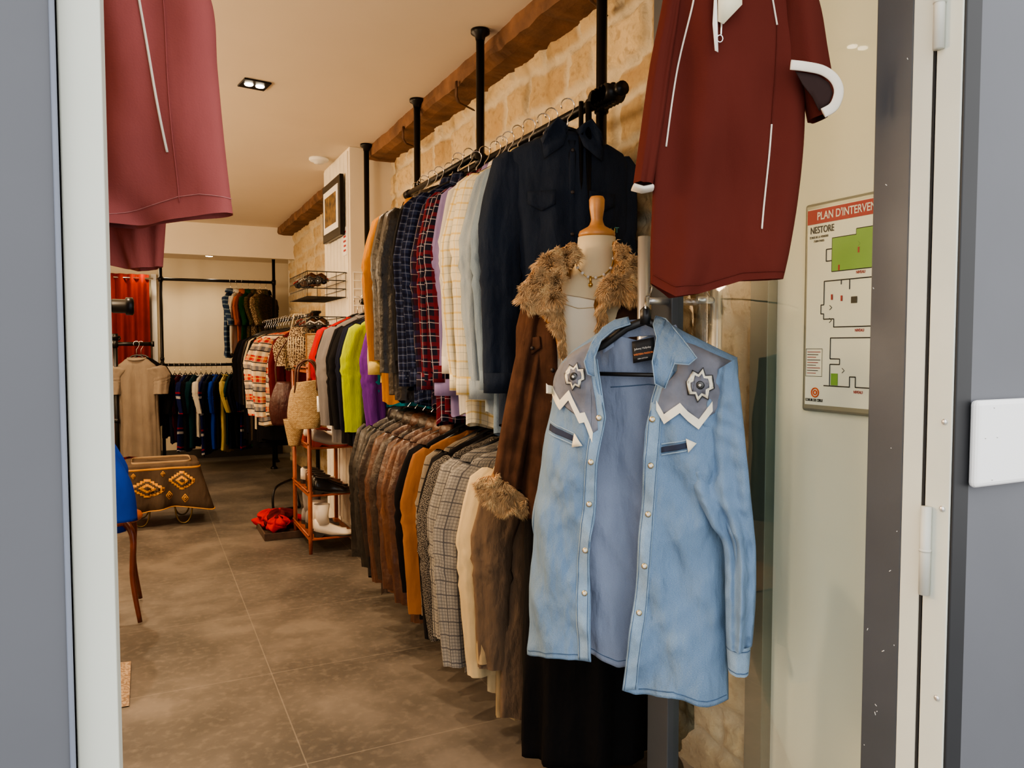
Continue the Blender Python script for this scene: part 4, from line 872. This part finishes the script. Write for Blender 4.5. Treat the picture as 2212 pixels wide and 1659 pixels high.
# ------------------------------------------------------------------ poster, sunglasses, pier items
P = Pl(1.12, 4.86, 1.2, -90)
pf = empty('framed_picture', P.o, P.rot, 'black framed picture leaning from the white pier', 'picture')
fr = P.pts([(706, 385), (744, 368), (744, 508), (708, 517)])
x0, x1 = fr[0][0], fr[1][0]; z0, z1 = fr[2][1], fr[1][1]-.02
MB().box(x0, x1, -.03, -.006, z0, z1).done('frame', M_black, pf, smooth=False, bevel=.003)
MB().box(x0+.045, x1-.045, -.034, -.028, z0+.05, z1-.05).done('mount', M_white, pf, smooth=False)
MB().box(x0+.09, x1-.09, -.036, -.033, z0+.09, z1-.09).done('print', plain('print ochre', rgb(120, 92, 48), .6, 0, .9, 25), pf, smooth=False)
mw = plain('black wire', (.02, .02, .02), .4, .5)
for zi in (0, 1):
    wr_ = empty('wire_basket', (1.0, 4.95, 1.50-zi*.27), 0, 'black wire basket of sunglasses hooked on the white pier', 'wire basket', 'wire baskets on the pier')
    mb = MB(); ws = .115
    for z in (-.0, .05, .10, .15):
        mb.tube([(-ws, -.30, z), (-ws, .30, z)], .003, 6).tube([(-ws, -.30, z), (ws, -.30, z)], .003, 6).tube([(ws, -.30, z), (ws, .30, z)], .002, 6)
    for k in range(13): mb.tube([(ws, -.30+k*.05, 0), (-ws, -.30+k*.05, 0), (-ws, -.30+k*.05, .15)], .0018, 5)
    for k in range(5): mb.tube([(-ws+k*ws/2, -.30, 0), (-ws+k*ws/2, -.30, .15)], .0018, 5)
    mb.tube([(ws, -.28, .15), (ws+.02, -.28, .15)], .003, 5).tube([(ws, .28, .15), (ws+.02, .28, .15)], .003, 5)
    mb.done('wire_frame', mw, wr_)
M_lens = [plain('lens dark', (.01, .01, .012), .1), plain('lens brown', (.08, .03, .015), .1), plain('frame red', (.3, .02, .02), .2), plain('frame cream', (.6, .55, .45), .3)]
for r in range(2):
    for k in range(9):
        e = empty('sunglasses', (.94+.05*((k*7) % 3)/2, 4.72+k*.06, 1.60-r*.27+.012*((k*5) % 3)), radians(50+13*((k*3) % 4)), 'pair of retro sunglasses standing in a wire basket', 'sunglasses', 'sunglasses in the wire baskets')
        mt = M_lens[(r*3+k) % 4]
        for s_ in (-.03, .03): MB().sphere((0, s_, 0), (.005, .026, .024), 8).done('lens', M_lens[k % 2], e)
        MB().tube([(0, -.06, .008), (-.002, -.03, .026), (0, 0, .012), (-.002, .03, .026), (0, .06, .008)], .005, 6).tube([(0, -.06, .004), (.08, -.055, .0)], .003, 6).tube([(0, .06, .004), (.08, .055, 0)], .003, 6).done('frame', mt, e)
pc = empty('price_card', (1.127, 4.70, 1.86), 0, 'small white card with red writing on the pier', 'sign')
MB().box(-.004, 0, -.05, .05, -.10, .07).done('card', M_white, pc, smooth=False)
for k in range(5): MB().box(-.006, -.004, -.03, .02+.005*(k % 3), .035-k*.028, .047-k*.028).done('red_line', MR_, pc, smooth=False)
gp = empty('wire_grid_panel', (1.25, 4.60, 1.2), 0, 'white wire grid panel fixed on the pier', 'grid panel')
mb = MB()
for k in range(5): mb.tube([(-.1+k*.05, 0, 0), (-.1+k*.05, 0, .45)], .002, 5)
for k in range(10): mb.tube([(-.1, 0, k*.05), (.1, 0, k*.05)], .002, 5)
mb.done('grid', M_white, gp)

# ------------------------------------------------------------------ etagere with shoes
sx0, sx1, sy0, sy1 = .845, 1.105, 4.44, 4.93
et = empty('shelf_unit', (sx0, sy0, 0), 0, 'four-tier orange-brown wooden shoe shelf', 'shelf')
for x in (0, sx1-sx0):
    for y in (0, sy1-sy0): MB().tube([(x, y, .0), (x, y, .1), (x, y, 1.1)], [.010, .013, .012], 12).done('leg', M_wood, et)
for z in [.09, .345, .62, 1.06]:
    MB().box(-.01, sx1-sx0+.01, -.01, sy1-sy0+.01, z-.012, z).done('shelf_board', M_wood, et, smooth=False, bevel=.004)
    MB().tube([(-.012, -.012, z+.02), (-.012, sy1-sy0+.012, z+.02)], .005, 8).done('edge_rail', M_wood, et)
def shoe(loc, rot, mat, sole, L=.25, shaft=0, heel=.012, label='', cat='shoe', group='shoes on the shelf', name='shoe'):
    e = empty(name, loc, rot, label, cat, group); n = 16; rows = []; so = []
    for i in range(16):
        t = i/15; x = L*t
        w = .036*(.82+.18*cos(2*pi*(t-.05)))*(1 if t < .75 else max(.15, sqrt(max(0, 1-((t-.75)/.27)**2)))) * (1 if t > .06 else .75)
        h = (.075 if t < .3 else lerp(.075, .035, min(1, (t-.3)/.45)))*(1 if t < .85 else .75) * (1 if t > .04 else .85)
        lift = heel*max(0, 1-t*2.2)
        rows.append([(x, w*cos(a), .008+lift+max(0, h*sin(a))) for a in [2*pi*j/n for j in range(n)]])
        so.append([(x, w*1.06*c, .0+lift*(0 if t < .25 else 1)+zq) for c, zq in ((-1, 0), (1, 0), (1, .009+lift*(1 if t < .25 else 0)), (-1, .009+lift*(1 if t < .25 else 0)))])
    MB().grid(rows, True, True).done('upper', mat, e); MB().grid(so, True, True).done('sole', sole, e, smooth=False)
    if shaft: MB().tube([(.05, 0, .04+heel), (.045, 0, .09+heel), (.045, 0, shaft)], [(.038, .03), (.036, .03), (.045, .036)], 18, caps=False).done('shaft', mat, e, thick=.003)
    else: MB().tube([(.062+.045*cos(a), .024*sin(a), .078+heel*.7+.006*cos(a)*-1) for a in [2*pi*j/18 for j in range(18)]], .004, 6, closed=True).done('collar', sole, e)
    return e
ML_w = plain('white leather boot', rgb(225, 215, 200), .35, 0, .06); ML_g = plain('grey suede boot', rgb(130, 125, 125), .8); ML_b = plain('black shoe leather', (.015, .013, .012), .25); ML_br = plain('brown shoe leather', rgb(85, 48, 28), .3); M_sole = plain('sole', (.03, .022, .016), .6); ML_s = plain('silver shoe', rgb(150, 140, 132), .3)
bt = radians(-30); M_rs = plain('red sole', rgb(140, 40, 30), .5)
shoe((.875, 4.60, .09), bt, ML_w, M_sole, .22, .19, .03, 'white leather ankle boot standing on the bottom shelf', 'boot', name='ankle_boot')
shoe((.875, 4.49, .09), bt*.5, ML_w, M_sole, .22, .19, .03, 'white leather ankle boot standing on the bottom shelf', 'boot', name='ankle_boot')
shoe((.88, 4.74, .09), bt, ML_g, M_sole, .20, .22, .03, 'grey suede boot on the bottom shelf', 'boot', name='ankle_boot')
shoe((.88, 4.87, .09), bt, ML_g, M_sole, .19, .20, .02, 'grey suede boot on the bottom shelf', 'boot', name='ankle_boot')
for k, (x, y, mt, lb) in enumerate(((.87, 4.48, ML_b, 'black leather loafer on the middle shelf'), (.88, 4.57, ML_b, 'black leather loafer on the middle shelf'), (.87, 4.67, ML_br, 'brown leather shoe on the middle shelf'), (.88, 4.76, ML_br, 'brown leather shoe on the middle shelf'), (.87, 4.87, ML_w, 'white leather shoe on the middle shelf'))):
    shoe((x, y, .345), bt*.4, mt, M_sole, .21, 0, .02, lb)
for k, (x, y, mt, lb) in enumerate(((.87, 4.49, ML_s, 'silver grey shoe with red lining'), (.87, 4.59, ML_s, 'silver grey shoe with red lining'), (.87, 4.75, ML_w, 'white heeled sandal on the upper shelf'), (.88, 4.86, ML_w, 'white heeled sandal on the upper shelf'))):
    shoe((x, y, .62), bt*.4, mt, M_rs, .21, 0, .03, lb)
mW, nt, b = newmat('woven straw'); T = nd(nt, 'ShaderNodeTexCoord'); br_ = nd(nt, 'ShaderNodeTexBrick'); br_.inputs['Scale'].default_value = 45; nt.links.new(T.outputs['UV'], br_.inputs['Vector'])
br_.inputs['Color1'].default_value = (*rgb(192, 166, 120), 1); br_.inputs['Color2'].default_value = (*rgb(155, 126, 84), 1); br_.inputs['Mortar'].default_value = (*rgb(80, 58, 34), 1); br_.inputs['Mortar Size'].default_value = .03
nt.links.new(br_.outputs[0], b.inputs['Base Color']); b.inputs['Roughness'].default_value = .8; nt.links.new(bumpn(nt, br_.outputs['Fac'], -.8, .004), b.inputs['Normal'])
P = Pl(.845, 4.32, 1.0, -22)
bg = empty('straw_tote_bag', P.o, P.rot, 'woven straw tote bag with brown leather handles and white tag', 'handbag')
pillow(P, [[(640, 826), (690, 820)], [(628, 845), (695, 842)], [(622, 880), (698, 880)], [(622, 905), (697, 905)], [(634, 926), (690, 924)]], 26, 20, .05, 0, .001, 2, 0, .5).done('bag_body', mW, bg, thick=.003)
mlh = plain('brown handle leather', rgb(70, 36, 22), .4)
for y in (-.035, .035):
    MB().tube([(x, y, z) for x, z in smoothpl(P.pts([(640, 848), (642, 800), (652, 784), (668, 778), (684, 796), (688, 842)]), 24)], .006, 8).done('handle', mlh, bg)
PT = P.off(-.058)
patch(PT.pts([(684, 856), (703, 854), (703, 889), (685, 890)]), None, 0, M_white, 'price_tag', bg, dflt=-.058, cuts=0)
patch(PT.pts([(689, 862), (698, 861), (698, 869), (689, 870)]), None, 0, MK_, 'tag_print', bg, dflt=-.060, cuts=0)
P = Pl(.87, 4.6, .75, -22)
bg = empty('straw_basket', P.o, P.rot, 'open woven straw basket on the shelf', 'basket')
pillow(P, [[(612, 905), (660, 905)], [(618, 935), (654, 935)], [(624, 962), (648, 962)]], 12, 14, .05, 0, .001, 2, 0).done('bag_body', mW, bg, thick=.003)
bx = empty('tan_clutch', (.95, 4.62, 1.06), radians(-30), 'tan woven structured clutch standing on the shelf top', 'handbag')
MB().box(-.075, .075, -.03, .03, 0, .22).done('bag_body', mW, bx, smooth=False, bevel=.008)
MB().tube([(-.075, -.032, .215), (.075, -.032, .215), (.075, -.032, .005), (-.075, -.032, .005)], .004, 6, closed=True).done('piping', plain('tan edge', rgb(140, 90, 40), .5), bx)
bx = empty('crochet_bag', (.87, 4.84, 1.06), radians(-20), 'slouchy cream crochet bag with bead fringe', 'handbag')
rows = []
for i in range(14):
    t = i/13; rows.append([((.05+.025*sin(pi*t)+.004*sin(7*a+5*t))*cos(a), (.03+.02*sin(pi*t))*sin(a), .26-.26*t) for a in [2*pi*j/24 for j in range(24)]])
MB().grid(rows, True).done('bag_body', K['floral'], bx, thick=.003); MB().tube([(-.05, 0, .25), (-.03, 0, .34), (.03, 0, .34), (.05, 0, .25)], .005, 6).done('handle', K['cream'], bx)
for k in range(9): MB().tube([(-.06+k*.015, -.045, .2), (-.06+k*.015, -.052, .09-.01*(k % 3))], .003, 5).done('fringe', K['cream'], bx)
bx = empty('burgundy_handbag', (.86, 5.40, .86), radians(-25), 'slouchy burgundy leather shoulder bag hanging by its strap', 'handbag')
rows = []
for i in range(16):
    t = i/15; rows.append([((.05+.05*sin(pi*t*.8)+.004*sin(7*a+5*t))*cos(a), (.02+.03*sin(pi*t))*sin(a), .1-.3*t) for a in [2*pi*j/28 for j in range(28)]])
MB().grid(rows, True, True).done('bag_body', fabric('oxblood leather', rgb(60, 22, 22), 'leather'), bx); MB().tube(smoothpl([(-.05, 0, .08), (-.03, 0, .3), (.16, .17, .575), (.08, .0, .3), (.05, 0, .08)], 30), .006, 6).done('strap', mlh, bx)
bs_ = empty('floor_basket', (.77, 5.05, 0), 0, 'low dark wicker tray of folded red scarves on the floor', 'basket')
MB().box(-.12, .12, -.18, .18, .0, .015).box(-.125, -.115, -.18, .18, 0, .045).box(.115, .125, -.18, .18, 0, .045).box(-.125, .125, -.19, -.18, 0, .045).box(-.125, .125, .18, .19, 0, .045).done('tray', plain('dark wicker', rgb(70, 50, 38), .7, 0, .3, 30), bs_, smooth=False, bevel=.003)
for k in range(10):
    rg = random.Random(k); cx, cy = .77+rg.uniform(-.07, .07), 5.06+rg.uniform(-.12, .13)
    sc = empty('folded_scarf', (cx, cy, .018+.022*(k//3)), rg.uniform(0, 3), ('crumpled bright red scarf' if k % 3 else 'crumpled dark patterned scarf')+' in the wicker tray', 'scarf', 'scarves in the tray')
    rows = [[((.10*sin(pi*(i+.5)/14)*(1+.25*sin(3*a+k)+.3*nz(cos(a)*2, sin(a)*2, i*.3+k)))*cos(a), (.065*sin(pi*(i+.5)/14)*(1+.2*sin(4*a+k)+.3*nz(cos(a)*2, sin(a)*2, i*.3+k+5)))*sin(a), .03+.032*cos(pi*(i+.5)/14)*(1+.3*sin(5*a+k)+.5*nz(cos(a)*3, sin(a)*3, k))) for a in [2*pi*j/40 for j in range(40)]] for i in range(14)]
    MB().grid(rows, True, True).done('cloth', K['red'] if k % 3 else K['burg'], sc)
st = empty('stool_base', (.90, 5.85, 0), 0, 'black curved tubular stool frame', 'stool')
MB().tube(smoothpl([(-.08, -.16, .012), (-.08, -.15, .12), (-.04, -.1, .18), (.10, .05, .20)], 16), .009, 10).tube([(-.08, -.16, .012), (.12, -.1, .012)], .009, 10).tube([(.10, .05, .20), (.12, -.1, .012)], .009, 10).done('frame', M_black, st)

# ------------------------------------------------------------------ bench with aztec blanket
bz = .42
bn = empty('bench', (.09, 5.72, 0), 0, 'low bench with curved gold metal legs', 'bench')
MB().box(-.21, .21, -.19, .19, bz-.05, bz-.02).done('seat', M_wood, bn, smooth=False, bevel=.005)
M_gold = plain('dull gold metal', (.22, .15, .06), .45, .9)
for sx in (-.13, .13):
    for sy in (-.14, .14):
        MB().tube(smoothpl([(sx-.06, sy, .37), (sx-.05, sy, .08), (sx, sy, .008), (sx+.05, sy, .08), (sx+.06, sy, .37)], 20), .0055, 8).done('leg', M_gold, bn)
BK = fabric('charcoal blanket', rgb(84, 70, 58), wr=.8, crease=.6); MU = fabric('mustard motif', rgb(206, 144, 56), wr=.2); TN = fabric('tan motif', rgb(160, 135, 105), wr=.2)
bk_ = empty('blanket', (.09, 5.72, bz), 0, 'dark brown blanket with mustard aztec motifs draped over the bench', 'blanket')
rows = []
prof = [(.02, 0, 0), (.5, .002, 0), (.85, .002, 0), (.97, .001, .001), (1.0, -.006, .002), (1.01, -.025, .003), (1.02, -.07, .005), (1.04, -.12, .009), (1.06, -.18, .014), (1.08, -.24, .019), (1.10, -.30, .024)]
N_ = 140
for i, (s_, dz, am) in enumerate(prof):
    r_ = []
    for j in range(N_):
        a = 2*pi*j/N_; cx = cos(a); sy = sin(a); m_ = (abs(cx)**9+abs(sy)**9)**(1/9); rx = cx/m_; ry = sy/m_
        cr_ = abs(rx*ry)**2
        hang_ = max(0, -dz-.02)/.28
        zz_ = dz*(1+.18*cr_*(1 if rx > 0 else .0)+.08*sin(2*a+.6))
        fl = am*(sin(7*a+.5)+.6*sin(12*a+2))
        r_.append((rx*.232*s_+fl*cx+.08*cr_*hang_*(rx > 0), ry*.212*s_+fl*sy, zz_))
    rows.append(r_)
mb = MB().grid(rows, True); bkv = mb.bvh(); mb.done('cloth', BK, bk_, thick=.003)
P = Pl(.09, 5.49, bz, 0)
def mot(cu, cv, w, h):
    pts = []; n = 5
    for k in range(n): pts += [(w*(n-k)/n, h*k/n), (w*(n-k)/n, h*(k+1)/n)]
    full = pts+[(-x, z) for x, z in reversed(pts)]+[(-x, -z) for x, z in pts]+[(x, -z) for x, z in reversed(pts)]
    out = []
    for p in full:
        if not out or (abs(p[0]-out[-1][0])+abs(p[1]-out[-1][1])) > 1e-4: out.append(p)
    if abs(out[0][0]-out[-1][0])+abs(out[0][1]-out[-1][1]) < 1e-4: out.pop()
    for sc_, of, mt in ((1, .004, MU), (.74, .006, BK), (.48, .008, MU), (.22, .010, BK)):
        patch(P.pts([(cu+x*sc_, cv+z*sc_) for x, z in out]), bkv, of, mt, 'motif', bk_, cuts=1, dflt=-.235, thick=.001)
mot(318, 1056, 38, 20); mot(393, 1038, 28, 20); mot(366, 1070, 7, 9); mot(400, 1076, 7, 9); mot(352, 1024, 5, 6); mot(288, 1030, 5, 6)
MB().tube([(r_[0]*1.004, r_[1]*1.004, r_[2]+.002) for r_ in rows[-1]], [(.005, .003)]*N_, 6, closed=True).done('hem_band', MU, bk_)
MB().tube([(r_[0]*1.004, r_[1]*1.006, r_[2]) for r_ in rows[5]], [(.007, .002)]*N_, 6, closed=True).done('stripe', MU, bk_)
MB().tube([(r_[0]*.8, r_[1]*.7, r_[2]+.003) for r_ in rows[3]], [(.012, .002)]*N_, 6, closed=True).done('stripe', TN, bk_)

# ------------------------------------------------------------------ items by the other side
ch = empty('wooden_chair', (-.20, 3.80, 0), 0, 'bentwood chair with curved dark wooden legs', 'chair')
MB().lathe([(.001, .43), (.175, .43), (.18, .44), (.175, .455), (.001, .46)], n=28).done('seat', M_wood, ch)
MH = plain('mahogany', rgb(96, 44, 24), .35, 0, .3, 12)
for sx, sy in ((1, -1), (-1, -1), (1, 1), (-1, 1)):
    MB().tube(smoothpl([(sx*.11, sy*.13, .44), (sx*.14, sy*.16, .38), (sx*.135, sy*.165, .2), (sx*.16, sy*.175, .01)], 14), [.016-.0005*i for i in range(14)], 10).done('leg', MH, ch)
MB().tube(smoothpl([(-.15, .14, .45), (-.155, .15, .65), (-.12, .16, .80), (-.07, .16, .83), (-.02, .15, .80), (.0, .15, .65), (.0, .14, .45)], 24), .012, 10).done('backrest', MH, ch)
bj_ = empty('blue_jacket', (-.285, 3.74, .46), 0, 'bright blue nylon jacket draped over the chair', 'jacket')
rows = []
for i in range(24):
    t = i/23; rows.append([((.05+.15*min(1, t*2.2)**.6+.012*sin(7*a+4*t))*cos(a), (.05+.12*min(1, t*2.2)**.6+.012*sin(6*a+3*t))*sin(a), .42-.46*t+.02*sin(3*a)*t) for a in [2*pi*j/48 for j in range(48)]])
MB().grid(rows, True).done('body', K['royal'], bj_, thick=.002)
MB().tube(smoothpl([(.11, -.1, .30), (.185, -.13, .14), (.20, -.15, .0)], 14), [(.045, .04)]*14, 14, caps=False).done('sleeve', K['royal'], bj_, thick=.002)
rk = empty('clothes_rack', (-.45, 2.02, 0), 0, 'low black clothes rack with capped rail', 'clothes rack')
MB().tube([(0, 0, 0), (0, 0, 1.34)], .016, 12).lathe([(.05, 0), (.05, .01), (.02, .03)], n=16).done('upright', M_black, rk)
MB().tube([(-.5, 0, 1.295), (.40, 0, 1.295)], .0145, 16).done('hanging_rail', M_black, rk)
MB().tube([(.385, 0, 1.295), (.412, 0, 1.295), (.414, 0, 1.295), (.428, 0, 1.295), (.431, 0, 1.295)], [.0165, .0165, .021, .021, .016], 18).done('end_cap', M_black, rk)
rack('low black rack holding a tan suede shirt', [(-.19, 6.3)], 1.28, [((-.19, 6.3, 1.27), (-.19, 7.1, 1.27)), ((-.3, 6.3, 1.22), (.06, 6.3, 1.22))])
garment('suede_shirt', 'grey beige suede short-sleeved shirt on a hanger', 'shirt', (-.05, 6.28, 1.22), radians(-14), K['tan'], L=.74, W=.140, T=.03, sl=.20, collar='crew', sr=.066, fold=.010, wall=False, hem=1.0)
garment('jacket', 'black jacket with a hanging sleeve', 'jacket', (-.02, 6.42, 1.22), radians(-18), K['black'], L=.5, W=.155, T=.04, sl=.36, collar='lapel', sr=.045, wall=False)
MS = plain('white mannequin skin', rgb(225, 220, 210), .4)
hd = empty('mannequin', (-.25, 4.4, 0), 0, 'white mannequin with one relaxed hand showing', 'mannequin')
mb = MB().tube([(-.1, 0, 1.3), (-.03, -.02, 1.08), (.045, -.04, .93), (.06, -.045, .90)], [.045, .038, .026, .022], 14)
mb.sphere((.068, -.048, .868), (.018, .035, .042), 10)
for k, (dy, l) in enumerate(((-.03, .062), (-.011, .075), (.008, .07), (.026, .055))):
    x, y, z = .07, -.048+dy, .845
    mb.tube([(x, y, z), (x+.006, y+dy*.1, z-l*.45), (x+.0, y+dy*.15, z-l*.8), (x-.008, y+dy*.15, z-l)], [.0085, .008, .007, .004], 8)
mb.tube([(.075, -.075, .885), (.088, -.092, .86), (.09, -.096, .832)], [.01, .009, .005], 8)
mb.done('arm', MS, hd)
MB().lathe([(.001, 1.62), (.06, 1.6), (.08, 1.52), (.05, 1.42), (.05, 1.36), (.12, 1.32), (.14, 1.1), (.11, .95), (.14, .8), (.13, .7)], (-.22, 0, 0), 20).tube([(-.22, 0, .01), (-.22, 0, .75)], .015, 8).lathe([(.15, .0), (.15, .012)], (-.22, 0, 0), 20).done('body', MS, hd)
rgm = fabric('shaggy rug', rgb(140, 116, 95), 'tweed', rgb(175, 152, 126), tsc=90)
ru = empty('rug', (-.40, 3.0, 0), 0, 'small shaggy beige rug on the tiles', 'rug')
MB().grid([[(x*.33+.010*nz(y*20, x*3, 2), y*.20, .004+.018*max(0, 1-max(abs(x), abs(y))**6)+.006*nz(x*9, y*9, 1)) for x in [-1+i/10 for i in range(21)]] for y in [-1+j/10 for j in range(21)]]).done('pile', rgm, ru)
cu_ = empty('curtain', (-.42, 8.62, 0), 0, 'rust red eyelet curtain hanging on a rail', 'curtain')
rows = []
for i in range(20):
    t = i/19; rows.append([(-.5+.98*j/119, .035*sin(j*.55)*(.7+.3*t)+.01*sin(j*.21+3*t), 1.93-1.91*t) for j in range(120)])
MB().grid(rows).done('cloth', fabric('rust curtain', rgb(138, 38, 18), wr=.2), cu_, thick=.002)
mb = MB().tube([(-.55, 0, 1.89), (.52, 0, 1.89)], .010, 10); mb.done('rail', M_chrome, cu_)
box('trim_11', (.08, .13, 8.78, 8.85, 0, 1.95), M_white, kind='structure')
print('objects', len(bpy.data.objects))
